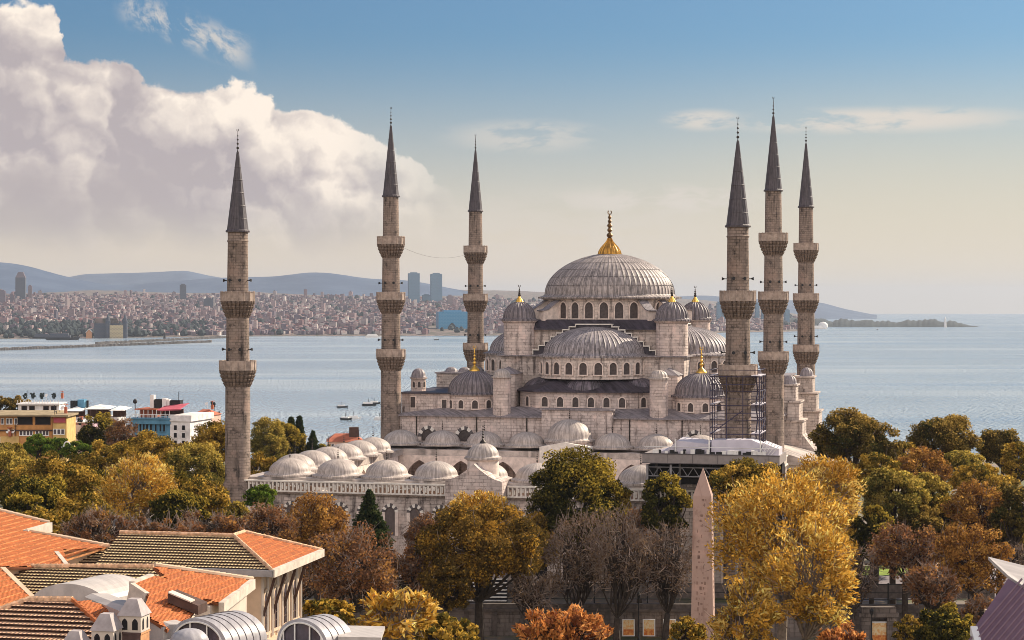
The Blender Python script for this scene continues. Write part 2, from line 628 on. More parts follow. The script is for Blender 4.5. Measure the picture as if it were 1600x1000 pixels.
pxs = np.linspace(-420, 1262, 180)
tt = np.concatenate([np.array([-60, 0, 60]), np.linspace(200, 6500, 40)])
Pm = np.zeros((len(tt), len(pxs), 3))
for i, t in enumerate(tt):
    d = np.interp(pxs, SHX, SHD) + t
    z = far_z(pxs, d) + (vnoise(pxs * 0.05, d * 0.004, 3) * 7 * np.clip(t / 1500, 0, 1) if t > 0 else 0)
    Pm[i] = np.stack([(pxs - HX) / F * d, d, z], -1)
m, b = newmat('wooded town slope')
n1 = noise(objco(), 0.012, 5, 0.7)
n2 = noise(objco(), 0.05, 4, 0.7)
setin(b, 'Base Color', mixc(n2.step(0.4, 0.6), (0.045, 0.045, 0.03), mixc(n1.step(0.4, 0.6), (0.13, 0.09, 0.085), (0.20, 0.14, 0.12))))
setin(b, 'Roughness', 0.95)
M['slope'] = m
tag(gridmesh('far_shore', Pm, M['slope']), kind='structure')


def ridge(name, pts, d, back, mat, seed, rough=6.0, foot=2400.0):
    """a hill range whose crest follows pts (photo px, py) at distance d"""
    px = np.linspace(pts[0][0], pts[-1][0], 220)
    py = np.interp(px, [p[0] for p in pts], [p[1] for p in pts])
    ker = np.ones(9) / 9
    py = np.convolve(np.pad(py, 4, mode='edge'), ker, mode='valid')
    zt = EYE - (py - HY) / F * d
    rows = np.linspace(-1, 1, 34)
    P = np.zeros((len(rows), len(px), 3))
    for i, r in enumerate(rows):
        dd = d + (r * foot if r < 0 else r * back)
        k = (1 - abs(r)) ** 1.25
        x = (px - HX) / F * dd
        z = -30 + (zt + 30) * k + vnoise(x * 0.0035, dd * 0.0035, seed) * rough * (1 - k) * 6 * k + vnoise(x * 0.012, dd * 0.01, seed + 1) * rough * 0.35 * min(1, 2 * k)
        P[i] = np.stack([x, np.full_like(x, dd), z], -1)
    return tag(gridmesh(name, P, mat), kind='structure')


m, b = newmat('haze blue wooded hill')
n1 = noise(objco(), 0.004, 6, 0.7)
n2 = noise(objco(), 0.02, 4, 0.8)
hc = mixc(n1.step(0.4, 0.62), (0.03, 0.06, 0.12), (0.05, 0.085, 0.15))  # distance haze painted into the blue base colour
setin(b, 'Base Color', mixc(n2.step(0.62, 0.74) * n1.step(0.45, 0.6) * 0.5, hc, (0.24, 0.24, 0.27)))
setin(b, 'Roughness', 1.0)
M['hill'] = m
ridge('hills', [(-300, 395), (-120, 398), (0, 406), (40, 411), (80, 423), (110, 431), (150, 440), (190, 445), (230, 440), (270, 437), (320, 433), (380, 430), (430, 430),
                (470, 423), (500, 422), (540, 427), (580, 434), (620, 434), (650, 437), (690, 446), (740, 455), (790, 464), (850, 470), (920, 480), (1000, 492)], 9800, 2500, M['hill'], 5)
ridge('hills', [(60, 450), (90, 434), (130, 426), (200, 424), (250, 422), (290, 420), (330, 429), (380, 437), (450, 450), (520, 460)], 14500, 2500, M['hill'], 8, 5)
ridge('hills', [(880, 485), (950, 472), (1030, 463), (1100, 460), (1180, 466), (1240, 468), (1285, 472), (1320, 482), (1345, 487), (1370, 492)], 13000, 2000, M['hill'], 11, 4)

# the low wooded headland on the right, in the sea
px = np.linspace(1215, 1530, 260)
hz = np.interp(px, [1215, 1240, 1290, 1340, 1400, 1440, 1480, 1505, 1515, 1530], [30, 28, 27, 22, 19, 24, 20, 13, 4, -2])
hz = hz + vnoise(px * 0.38, px * 0, 21) * 8.0 * np.clip(hz / 20, 0, 1) + vnoise(px * 1.1, px * 0, 22) * 5.0 * np.clip(hz / 20, 0, 1)
P = np.zeros((7, len(px), 3))
for i, (dd, k) in enumerate([(6900, -0.3), (6930, 0.25), (6990, 0.8), (7060, 1.0), (7160, 0.9), (7300, 0.5), (7420, -0.3)]):
    x = (px - HX) / F * dd
    P[i] = np.stack([x, np.full_like(x, dd), np.where(k > 0, hz * k, -8) + (vnoise(x * 0.03, px * 0 + i * 3, 30 + i) * 2 if k > 0 else 0) - 3.6], -1)
m, b = newmat('pine wood')
n1 = noise(objco(), 0.03, 5, 0.8)
setin(b, 'Base Color', mixc(n1.step(0.35, 0.65), (0.010, 0.018, 0.022), (0.03, 0.042, 0.042)))
setin(b, 'Roughness', 1.0)
M['pinewood'] = m
tag(gridmesh('headland', P, M['pinewood']), kind='structure')


# ------------------------------------------------------------------ the mosque
TH = -0.249
MO = Vector((18.5, 360.6, GZ))
CU, SU = math.cos(0.249), math.sin(0.249)


def ml(u, v, z=0.0):
    """mosque frame (across, along the axis, up) to world"""
    return Vector((MO.x + CU * u + SU * v, MO.y - SU * u + CU * v, MO.z + z))


def put(o, x, y, z=0.0, rz=0.0):
    o.location = (x, y, z)
    o.rotation_euler = (0, 0, rz)
    return o


def finial(parent, z, h, mat, r=0.5, bell=True):
    b = MB()
    prof = [(r, z - 0.2), (r, z + h * 0.03), (r * 0.8, z + h * 0.10), (r * 0.36, z + h * 0.20), (r * 0.16, z + h * 0.28)] if bell else [(r * 0.5, z - 0.2), (r * 0.16, z + 0.1 * h)]
    z0 = prof[-1][1]
    rb = r * 0.36 if bell else r * 0.5
    for k, (q, s) in enumerate([(0.12, 1.0), (0.34, 0.82), (0.55, 0.68), (0.74, 0.5)]):
        zc = z0 + (z + h - z0) * q
        prof += [(r * 0.09, zc - rb * s), (rb * s * 0.8, zc - rb * s * 0.6), (rb * s, zc), (rb * s * 0.8, zc + rb * s * 0.6), (r * 0.09, zc + rb * s)]
    prof += [(0.03 * r + 0.01, z + h)]
    b.lathe(prof, 14)
    # the open crescent at the tip
    zc, rc = z + h + rb * 0.5, rb * 0.75
    for i in range(11):
        a0, a1 = math.radians(-240 + 30 * i), math.radians(-210 + 30 * i)
        if i < 10:
            b.tube((rc * math.cos(a0), 0, zc + rc * math.sin(a0)), (rc * math.cos(a1), 0, zc + rc * math.sin(a1)), rb * 0.2, 5)
    return b.build('finial', mat, parent, True)


def dome(name, parent, cx, cy, zb, r, h, ribs, mat, eave=0.45, amp=0.07, rings=14, half=False, rz=0.0, seg=4, skirt=0.3, pw=1.08):
    b = MB()
    prof = [(r + eave, zb - 0.28), (r + eave, zb), (r + eave * 0.25, zb + skirt * 0.45)]
    for i in range(rings + 1):
        t = (PI / 2) * i / rings
        prof.append((max(r * math.cos(t) ** pw, 0.002), zb + skirt + (h - skirt) * math.sin(t)))
    if half: b.lathe(prof, ribs * seg, a0=PI, a1=2 * PI, ribs=ribs, amp=amp)
    else: b.lathe(prof, ribs * seg, ribs=ribs, amp=amp)
    return put(b.build(name, mat, parent, True), cx, cy, 0, rz)


def window_mesh(w, h, depth=0.22, frame=0.22, zs=None, striped=False, sill=True, rect=False, lattice=False):
    """an opening of width w, height h in a wall facing -y: moulded surround (0), dark pane (1), glazing bars (2)"""
    b = MB()
    zs = h * 0.68 if zs is None else zs
    inner = [(w / 2, 0), (w / 2, h), (-w / 2, h), (-w / 2, 0)] if rect else arch_pts(w, zs, h)
    if rect: outer = [(w / 2 + frame, 0), (w / 2 + frame, h + frame), (-w / 2 - frame, h + frame), (-w / 2 - frame, 0)]
    else: outer = arch_pts(w + 2 * frame, zs, h + frame)
    n = len(inner)
    b.cur = 0
    for i in range(n - 1):
        if striped and 0 < i < n - 2: b.cur = 3 if i % 2 else 4
        else: b.cur = 0
        a, c, d, e = inner[i], inner[i + 1], outer[i + 1], outer[i]
        vs = [(a[0], -depth, a[1]), (c[0], -depth, c[1]), (d[0], -depth, d[1]), (e[0], -depth, e[1]),
              (a[0], 0.05, a[1]), (c[0], 0.05, c[1]), (d[0], 0.05, d[1]), (e[0], 0.05, e[1])]
        b.add(vs, [(0, 1, 2, 3), (0, 4, 5, 1), (3, 2, 6, 7)])
    b.cur = 0
    if sill: b.box(-w / 2 - frame * 1.2, w / 2 + frame * 1.2, -depth * 1.3, 0.05, -0.18, 0)
    b.cur = 1
    b.add([(x, -0.015, z) for x, z in inner], [tuple(range(n))])
    if lattice:
        b.cur = 2
        t = 0.045
        for k in (-1, 1): b.box(k * w / 6 - t, k * w / 6 + t, -0.06, -0.016, 0, zs)
        for k in range(1, 4): b.box(-w / 2, w / 2, -0.055, -0.016, zs * k / 4 - t, zs * k / 4 + t)
    return b


WM = [M['trim'], M['pane'], M['trim'], M['white_stone'], M['seam']]


def windows(parent, proto, spots):
    """copies of one window mesh: spots are (x, y, z, outward angle)"""
    me = None
    for x, y, z, a in spots:
        if me is None:
            o = proto.build('window', WM, parent)
            me = o.data
        else:
            o = bpy.data.objects.new('window', me)
            COL.objects.link(o)
            o.parent = parent
        put(o, x, y, z, a + PI / 2)


def ring(n, r, z, a0=0.0, a1=2 * PI, cx=0, cy=0):
    return [(cx + r * math.cos(a0 + (a1 - a0) * (i + 0.5) / n), cy + r * math.sin(a0 + (a1 - a0) * (i + 0.5) / n), z, a0 + (a1 - a0) * (i + 0.5) / n) for i in range(n)]


mq = empty('mosque', MO, TH, 'grey domed prayer hall with cascading half domes between the tall minarets', 'mosque')

# great dome
dm = dome('great_dome', mq, 0, 0, 41.3, 12.2, 8.3, 72, M['lead_main'], eave=1.25, amp=0.13, rings=22, skirt=0.55, pw=1.13)
b = MB()
for k in range(1, 7):       # the level seams of the lead sheets
    t = PI / 2 * (k / 7.4)
    r, z = 12.2 * math.cos(t) ** 1.13 + 0.075, 41.85 + 7.75 * math.sin(t)
    b.lathe([(r + 0.02, z - 0.035), (r + 0.035, z), (r - 0.03, z + 0.035)], 96, cap=False)
b.build('seam', M['seam'], dm, True)
b = MB()
pr_ = [(0.34, 52.3)]
for zc, rb in ((53.0, 0.62), (54.0, 0.5), (54.85, 0.52), (55.65, 0.4), (56.4, 0.36)):
    pr_ += [(0.16, zc - rb * .9), (rb * .75, zc - rb * .5), (rb, zc), (rb * .75, zc + rb * .5), (0.16, zc + rb * .9)]
b.lathe(pr_ + [(0.1, 57.1)], 16)
for i in range(10):
    a0, a1 = math.radians(-240 + 30 * i), math.radians(-210 + 30 * i)
    b.tube((.36 * math.cos(a0), 0, 57.35 + .36 * math.sin(a0)), (.36 * math.cos(a1), 0, 57.35 + .36 * math.sin(a1)), 0.1, 5)
b.build('finial', M['gold_dark'], dm, True)
b = MB()
b.lathe([(2.1, 49.0), (2.15, 49.4), (2.0, 50.0), (1.55, 50.75), (0.95, 51.4), (0.5, 51.95), (0.34, 52.5)], 80, ribs=20, amp=0.16)
b.build('finial_base', M['gold_old'], dm, True)
# drum with its ring of windows and buttresses
b = MB()
b.lathe([(12.45, 36.6), (12.3, 37.2), (12.3, 40.7), (12.75, 40.9), (12.75, 41.1)], 112)
dr = b.build('drum', M['drum'], mq, True)
windows(dr, window_mesh(1.55, 3.0, 0.25, 0.2), ring(28, 12.31, 37.35))
for s in (0, 180):
    for a in (-62, -40, 40, 62):
        for q in (0,):
            ang = math.radians(-90 + a + s)
            b = MB()
            poly = [(11.9, 36.9), (16.2, 36.9), (16.2, 38.7), (15.2, 38.9), (12.3, 40.75), (11.9, 40.75)]
            b.extr([(r, -0.75, z) for r, z in poly], (0, 1.5, 0))
            o = b.build('buttress', M['trim'], mq)
            put(o, 0, 0, 0, ang)
            b = MB()
            b.extr([(r, -0.95, z) for r, z in [(16.45, 38.66), (16.45, 38.86), (15.2, 39.08), (12.3, 40.95), (12.3, 40.76), (15.15, 38.9)]], (0, 1.9, 0))
            b.build('coping', M['lead_roof'], o)

# square block under the drum with its lead ledge
b = MB()
b.box(-13.4, 13.4, -13.4, 13.4, 29.0, 35.25)
b.build('block', M['stone'], mq)
b = MB()
o4 = [(-14.3, -14.3), (14.3, -14.3), (14.3, 14.3), (-14.3, 14.3)]
vs = [(x, y, 35.26) for x, y in o4] + [(x, y, 35.5) for x, y in o4] + [(x * 0.86, y * 0.86, 37.15) for x, y in o4]
fs = [(3, 2, 1, 0), (8, 9, 10, 11)]
for i in range(4):
    j = (i + 1) % 4
    fs += [(i, j, 4 + j, 4 + i), (4 + i, 4 + j, 8 + j, 8 + i)]
b.add(vs, fs)
b.build('ledge', M['lead_shade'], mq)
b = MB()
b.box(-16.9, 16.9, -16.9, 16.9, 19.0, 30.45)
b.build('lower_block', M['stone'], mq)
b = MB()
b.prism([(-17.5, -17.5), (17.5, -17.5), (17.5, 17.5), (-17.5, 17.5)], 30.46, 30.72)
b.build('ledge', M['lead_roof'], mq)

# stepped cornices over the half domes, half domes, their drums and the lobed roofs below
HW = [11.3, 10.2, 9.1, 8.0, 6.9, 5.7, 4.5, 3.3]
HZ = [31.5, 32.3, 33.1, 33.9, 34.6, 35.2, 35.75, 36.2]
WSEMI = window_mesh(1.35, 2.15, 0.22, 0.2)
WSMALL = window_mesh(1.1, 1.75, 0.2, 0.18)
for k, ang in enumerate((0, PI / 2, PI, -PI / 2)):
    c_, s_ = math.cos(ang), math.sin(ang)

    def rot(x, y):
        return (x * c_ - y * s_, x * s_ + y * c_)
    st = MB()
    pts = []
    for w_, z_ in zip(HW, HZ): pts += [(w_, z_ - 0.8 if z_ == HZ[0] else pz), (w_, z_)]; pz = z_
    out = pts + [(-x, z) for x, z in reversed(pts)]
    out = [(HW[0], 30.7)] + out[1:-1] + [(-HW[0], 30.7)]
    st.extr([(x, -14.7, z) for x, z in out], (0, 1.25, 0))
    o = put(st.build('stepped_arch', M['lead_shade'], mq), 0, 0, 0, ang)
    cp = MB()
    prev = 30.75
    for i, (w_, z_) in enumerate(zip(HW, HZ)):
        nx = HW[i + 1] if i + 1 < len(HW) else -HW[-1]
        for sg in (1, -1):
            if i == len(HW) - 1 and sg == -1: pass
            x0, x1 = sorted((sg * w_ + sg * 0.12, sg * (nx if i + 1 < len(HW) else 0)))
            cp.box(x0, x1, -14.95, -13.35, z_ + 0.005, z_ + 0.2)
            xa, xb = sorted((sg * w_ + sg * 0.004, sg * w_ + sg * 0.16))
            cp.box(xa, xb, -14.9, -14.5, prev, z_)
        prev = z_ + 0.2
    cp.build('coping', M['white_stone'], o)
    cx, cy = rot(0, -13.9)
    sd = dome('half_dome', mq, cx, cy, 30.75, 9.15, 5.15, 30, M['lead_semi'], eave=1.2, amp=0.14, rings=16, half=True, rz=ang, seg=6, skirt=0.5)
    b = MB()
    b.lathe([(10.05, 26.6), (9.95, 27.2), (9.95, 30.15), (10.2, 30.3), (10.2, 30.5)], 72, a0=PI, a1=2 * PI)
    sdr = put(b.build('half_dome_drum', M['drum'], mq, True), cx, cy, 0, ang)
    windows(sdr, WSEMI, ring(11, 9.96, 27.45, PI + 0.10, 2 * PI - 0.10))
    # lobed lower storey
    poly = [(-12.4, -14), (-12.4, -20.4), (-8.6, -24.2), (8.6, -24.2), (12.4, -20.4), (12.4, -14)]
    b = MB()
    b.prism(poly, 19.5, 24.3)
    ew = put(b.build('lobe_wall', M['stone_pale'], mq), 0, 0, 0, ang)
    windows(ew, WSMALL, [(x, -24.2, 21.75, -PI / 2) for x in (-6.9, -4.1, -1.3, 1.5, 4.3, 7.1)] + [(-10.5, -22.3, 21.75, -PI * 0.75), (10.5, -22.3, 21.75, -PI * 0.25)])
    outp = [(-13.0, -13.6), (-13.0, -20.65), (-8.85, -24.8), (8.85, -24.8), (13.0, -20.65), (13.0, -13.6)]
    inn = [(-9.9, -13.6), (-9.6, -16.2), (-5.6, -21.9), (5.6, -21.9), (9.6, -16.2), (9.9, -13.6)]
    b = MB()
    n = len(outp)
    vs = [(x, y, 24.3) for x, y in outp] + [(x, y, 24.55) for x, y in outp] + [(x, y, 26.3) for x, y in inn]
    fs = [tuple(range(n - 1, -1, -1))]
    for i in range(n - 1): fs += [(i, i + 1, n + i + 1, n + i), (n + i, n + i + 1, 2 * n + i + 1, 2 * n + i)]
    b.add(vs, fs)
    lr = put(b.build('lobe_roof', M['lead_shade'], mq), 0, 0, 0, ang)
    for (lx, ly, la, lrad) in ((0, -19.6, 0, 5.0), (-7.9, -16.6, -0.8, 4.6), (7.9, -16.6, 0.8, 4.6)):
        b = MB()
        prof = [(lrad, 24.5)] + [(max(0.002, lrad * math.cos(t * PI / 20)), 24.6 + (2.75 if la == 0 else 2.3) * math.sin(t * PI / 20)) for t in range(11)]
        b.lathe(prof, 80, a0=PI, a1=2 * PI, ribs=16, amp=0.07)
        put(b.build('lobe_dome', M['lead_lobe'], lr, True), lx, ly, 0, la)

# weight turrets, corner domes, stair turrets
for (su, sv) in ((-1, -1), (1, -1), (1, 1), (-1, 1)):
    b = MB()
    b.lathe([(2.95, 30.4), (2.9, 31.0), (2.9, 36.5), (3.2, 36.75), (3.2, 36.95)], 40)
    t = put(b.build('weight_turret', M['turned'], mq, True), su * 14.2, sv * 13.7)
    d_ = dome('turret_dome', t, 0, 0, 37.2, 2.85, 3.3, 22, M['lead_flute22'], eave=0.45, amp=0.17, skirt=0.3)
    b = MB()
    b.lathe([(0.75, 40.3), (0.6, 40.65), (0.2, 41.25), (0.1, 41.5)], 24, ribs=12, amp=0.05)
    put(b.build('finial_base', M['gold'], t, True), 0, 0, 0)
    put(finial(t, 41.2, 2.0, M['bronze'], 0.55, bell=False), 0, 0, 0)
    b = MB()
    b.lathe([(5.0, 20.2), (4.9, 20.8), (4.9, 23.4), (5.15, 23.55), (5.15, 23.72)], 56)
    cd = put(b.build('corner_drum', M['turned'], mq, True), su * 20.7, sv * 21.2)
    windows(cd, window_mesh(1.0, 1.5, 0.2, 0.2), ring(12, 4.91, 21.3, 0.1))
    dome('corner_dome', cd, 0, 0, 23.95, 4.65, 4.0, 36, M['lead_flute36'], eave=0.6, amp=0.17, rings=14, skirt=0.3)
    finial(cd, 27.8, 4.2, M['gold'], 1.0)
    for (tx, ty) in ((14.1, 27.0),):
        b = MB()
        b.lathe([(1.62, 19.8), (1.6, 20.5), (1.58, 26.8), (1.75, 26.95), (1.75, 27.1)], 32)
        t = put(b.build('stair_turret', M['turned'], mq, True), su * tx, sv * ty)
        dome('turret_dome', t, 0, 0, 27.2, 1.5, 1.35, 14, M['lead_pale'], eave=0.3, amp=0.08, rings=8, skirt=0.12)
    b = MB()
    x0, x1 = sorted((su * 12.9, su * 16.6))
    y0, y1 = sorted((sv * 16.95, sv * 22.2))
    b.box(x0, x1, y0, y1, 20, 27.4)
    pr = b.build('pier', M['stone_pale'], mq)
    b = MB()
    xm, ym = (x0 + x1) / 2, (y0 + y1) / 2
    b.add([(x0 - .25, y0 - .25, 27.41), (x1 + .25, y0 - .25, 27.41), (x1 + .25, y1 + .25, 27.41), (x0 - .25, y1 + .25, 27.41), (xm, ym, 28.7)],
          [(3, 2, 1, 0), (0, 1, 4), (1, 2, 4), (2, 3, 4), (3, 0, 4)])
    b.build('pier_roof', M['lead_roof'], pr)

# the hall's outer walls and lean-to roof
b = MB()
b.box(-33.8, 33.8, -28.2, 28.2, -1, 19.95)
hw = b.build('hall_wall', M['stone_pale'], mq)
b = MB()
n = 4
o4 = [(-34.3, -28.75), (34.3, -28.75), (34.3, 28.75), (-34.3, 28.75)]
i4 = [(-24, -24), (24, -24), (24, 24), (-24, 24)]
vs = [(x, y, 19.96) for x, y in o4] + [(x, y, 20.2) for x, y in o4] + [(x, y, 21.55) for x, y in i4]
fs = [(3, 2, 1, 0), (8, 9, 10, 11)]
for i in range(4):
    j = (i + 1) % 4
    fs += [(i, j, 4 + j, 4 + i), (4 + i, 4 + j, 8 + j, 8 + i)]
b.add(vs, fs)
b.build('hall_roof', M['lead_roof'], mq)
b = MB()
b.box(-6.3, 6.3, -29.2, -27.0, 0, 21.4)
pw = b.build('portal_wall', M['stone_pale'], mq)
b = MB()
b.prism([(-6.6, -29.5), (6.6, -29.5), (6.6, -26.6), (-6.6, -26.6)], 21.41, 21.7)
b.build('coping', M['lead_roof'], pw)
for x in (-29.5, -18.4, -9.2, 9.2, 18.4, 29.5):
    b = MB()
    b.tube((x, -28.34, 13.5), (x, -28.34, 19.9), 0.11, 6)
    b.build('downpipe', M['bronze'], hw)
windows(hw, window_mesh(2.4, 2.1, 0.25, 0.62, zs=0.7, striped=True, sill=False, lattice=False), [(x, -28.21, 15.6, -PI / 2) for x in (-20.6, 20.6, 27.4, -27.4)])
# side galleries, roof kiosk, stair buttresses
b = MB()
b.box(-33.4, -24.2, -25.0, -2.0, 20, 23.8)
sg = b.build('side_gallery', M['stone_pale'], mq)
b = MB()
b.box(-33.8, -23.9, -25.4, -1.9, 23.81, 24.05)
b.build('gallery_roof', M['lead_shade'], sg)
windows(sg, window_mesh(0.9, 1.9, 0.12, 0.12, rect=True, lattice=False), [(-25.3, -25.01, 20.9, -PI / 2), (-31.2, -25.01, 21.3, -PI / 2)])
for sx in (-1, 1):
    b = MB()
    x0, x1 = sorted((sx * 33.6, sx * 20.0))
    b.box(x0, x1, -2.0, 12.0, 20, 26.6)
    sg = b.build('side_gallery', M['stone'], mq)
    b = MB()
    b.box(x0 - .3, x1 + .3, -2.3, 12.3, 26.61, 26.85)
    b.build('gallery_roof', M['lead_roof'], sg)
    for q in range(4):
        dome('gallery_dome', sg, sx * (31.5 - 2.7 * q), 1.0, 26.9, 1.15, 0.9, 10, M['lead_flute'], eave=0.2, rings=6, skirt=0.1)
b = MB()
b.lathe([(1.45, 23.9), (1.4, 24.3), (1.4, 26.2), (1.75, 26.35), (1.7, 26.5)], 8)
k_ = put(b.build('roof_kiosk', M['turned'], mq), -32.0, -19.0)
dome('kiosk_dome', k_, 0, 0, 26.6, 1.3, 1.6, 12, M['lead_flute'], eave=0.2, rings=8, skirt=0.1)
windows(k_, window_mesh(0.55, 1.1, 0.05, 0.08, lattice=False), ring(8, 1.31, 24.7, 0.0))
for (u0, v0, zt) in ((34.6, -6.0, 26.4), (36.2, 9.0, 27.3)):
    b = MB()
    for (du, zz) in ((1.2, zt - 1.2), (1.9, zt - 4.2), (2.5, zt - 7.6)):
        b.box(u0 - 4, u0 + du, v0 - du - 0.4, v0 + du + 2.0, 0, zz)
        b.box(u0 - 4.2, u0 + du + 0.3, v0 - du - 0.7, v0 + du + 2.3, zz - 0.001, zz + 0.28)
    b.prism([(u0 + 2.49, v0 - 2.6), (u0 + 5.0, v0 - 2.6), (u0 + 5.0, v0 + 3.6), (u0 + 2.49, v0 + 3.6)], 0, 0, [16.5, 13.2, 13.2, 16.5])
    sb = b.build('stair_buttress', M['stone'], mq)
    dome('buttress_dome', sb, u0, v0, zt - 0.9, 1.2, 1.6, 12, M['lead_flute'], eave=0.2, rings=8, skirt=0.1)
b = MB()
b.box(33.81, 40.5, -26, -8.5, 0, 12.4)
sa = b.build('side_arcade', M['white_stone'], mq)
b = MB()
b.prism([(33.81, -26.4), (41.0, -26.4), (41.0, -8.2), (33.81, -8.2)], 12.41, 0, [15.0, 12.9, 12.9, 15.0])
b.build('arcade_roof', M['lead_pale'], sa)
windows(sa, window_mesh(1.1, 3.2, 0.15, 0.2), [(40.51, -24.5 + 2.2 * i, 8.4, 0.0) for i in range(7)] + [(34.6 + 1.8 * i, -26.01, 8.4, -PI / 2) for i in range(4)])

# ------------------------------------------------------------------ the courtyard with its domed arcades
CV = -61.5
ct = empty('mosque_courtyard', ml(0, CV), TH, 'arcaded courtyard before the prayer hall, ringed by small pale domes above a balustrade', 'courtyard')
V = lambda v: v - CV
b = MB()
b.box(-36.4, 36.4, V(-94.4), V(-93.0), -1, 12.5)
fw = b.build('front_wall', M['stone'], ct)
b = MB()
b.box(-36.4, -35.2, V(-92.99), V(-28.3), -1, 12.5)
b.build('side_wall', M['stone'], ct)
b = MB()
b.box(35.2, 36.4, V(-92.99), V(-28.3), -1, 12.5)
b.build('side_wall', M['stone'], ct)
b = MB()
for (x0, x1, y0, y1) in ((-36.7, 36.7, -94.75, -93.9),):
    b.box(x0, x1, V(y0), V(y1), 12.51, 12.75)
b.box(-36.75, -36.0, V(-93.89), V(-28.5), 12.51, 12.75)
b.box(36.0, 36.75, V(-93.89), V(-28.5), 12.51, 12.75)
b.build('cornice', M['corbel'], fw)
# gallery roofs
b = MB()
b.box(-35.9, 35.9, V(-93.6), V(-86.4), 13.7, 14.72)
b.box(-35.9, 35.9, V(-36.8), V(-28.8), 13.7, 14.72)
b.box(-35.9, -29.3, V(-86.39), V(-36.81), 13.7, 14.72)
b.box(29.3, 35.9, V(-86.39), V(-36.81), 13.7, 14.72)
b.build('arcade_roof', M['lead_pale'], ct)
# inner arcades: arches on columns
ar = arch_pts(5.9, 0.001, 4.5, 12, 0.25)


def arcade(nb, name='arcade'):
    b = MB()
    for i in range(nb):
        x = (i - (nb - 1) / 2) * 7.5
        o = [(x + px, 8.4 + pz) for px, pz in ar[1:-1]]
        poly = [(x + 3.75, 8.4)] + o + [(x - 3.75, 8.4), (x - 3.75, 13.69), (x + 3.75, 13.69)]
        b.extr([(q[0], 0, q[1]) for q in poly], (0, 0.8, 0))
        for dx in (-3.75,) if i else (-3.75, ):
            b.tube((x + dx, 0.4, 0), (x + dx, 0.4, 8.39), 0.42, 10)
    b.tube((nb * 3.75, 0.4, 0), (nb * 3.75, 0.4, 8.39), 0.42, 10)
    return b.build(name, M['trim'], ct)


put(arcade(8), 0.0, V(-37.2))
put(arcade(8), 0.0, V(-86.9))
put(arcade(6), -29.4, V(-61.8), 0, PI / 2)
put(arcade(6), 29.4, V(-61.8), 0, -PI / 2)
b = MB()
b.box(-36, 36, V(-93), V(-28.4), -0.9, 0.12)
b.build('paving', M['stone_pale'], ct)
# domes: front row, both sides, the row against the hall
spots = [(-30 + 7.5 * i, -90.0) for i in range(9)] + [(s * 32.0, -82.6 + 7.45 * i) for s in (-1, 1) for i in range(6)] + [(-30.9 + 7.6 * i, -33.0) for i in range(9)]
protos = None
for (u, v) in spots:
    if abs(u) < 1.0 and v > -40: continue
    if protos is None:
        protos = dome('arcade_dome', ct, 0, 0, 15.03, 3.05, 2.3, 24, M['lead_pale'], eave=0.72, amp=0.035, rings=12, skirt=0.34, pw=1.16)
        finial(protos, 17.25, 1.7, M['bronze'], 0.28, bell=False)
        d_ = protos
    else:
        d_ = copy_tree(protos, ct)
    put(d_, u, V(v), 0.5 if v > -40 else 0.0, random.Random(int(u * 10 + v)).uniform(0, 1))
b = MB()
b.lathe([(4.1, 14.3), (4.05, 16.2), (4.35, 16.35)], 40)
pd = put(b.build('portal_drum', M['stone_pale'], ct, True), -0.5, V(-32.9))
dome('portal_dome', pd, 0, 0, 16.6, 3.85, 3.5, 28, M['lead_pale'], eave=0.5, amp=0.05, rings=12, skirt=0.4)
finial(pd, 20.0, 1.8, M['bronze'], 0.3, bell=False)
b = MB()
b.extr([(-4.6, V(-38.0), 9), (4.2, V(-38.0), 9), (4.2, V(-38.0), 15.6), (-0.2, V(-38.0), 16.5), (-4.6, V(-38.0), 15.6)], (0, 3.5, 0))
b.build('portal_pediment', M['white_stone'], ct)
# balustrade of pierced white panels
b = MB()
rng = random.Random(5)
for i in range(116):
    x = -36.0 + 0.62 * i + 0.1
    if abs(x) < 4.3: continue
    b.box(x - 0.12, x + 0.12, V(-94.5), V(-94.28), 12.95, 14.2)
    b.box(x + 0.14, x + 0.36, V(-94.46), V(-94.32), 13.45 + rng.choice((-.3, 0, .3)), 13.68 + rng.choice((-.1, 0.1, .3)))
for x0, x1 in ((-36.6, -4.3), (4.3, 36.6)):
    b.box(x0, x1, V(-94.6), V(-94.2), 12.76, 12.95)
    b.box(x0, x1, V(-94.6), V(-94.2), 14.2, 14.42)
b.build('balustrade', M['white_stone'], fw)
for x in (-36.5, 36.5):
    b = MB()
    for i in range(100):
        y = -93.4 + 0.64 * i
        b.box(x - 0.1, x + 0.1, V(y) - 0.15, V(y) + 0.15, 12.95, 14.2)
    b.box(x - 0.2, x + 0.2, V(-94.19), V(-29), 12.76, 12.95)
    b.box(x - 0.2, x + 0.2, V(-94.19), V(-29), 14.2, 14.42)
    b.build('balustrade', M['white_stone'], ct)
# windows of the front wall
ws = window_mesh(1.5, 4.1, 0.2, 0.5, zs=3.35, striped=True, sill=False, lattice=False)
WM2 = WM
WM = [M['trim'], M['shutter'], M['trim'], M['white_stone'], M['seam']]
xs_ = [s * (5.55 + 3.75 * i) for i in range(9) for s in (-1, 1)]
windows(fw, ws, [(x, V(-94.41), 6.9, -PI / 2) for x in xs_])
WM = [M['trim'], M['void'], M['trim'], M['white_stone'], M['seam']]
windows(fw, window_mesh(1.55, 3.5, 0.25, 0.3, rect=True, lattice=False), [(x, V(-94.41), 1.4, -PI / 2) for x in xs_])
WM = WM2
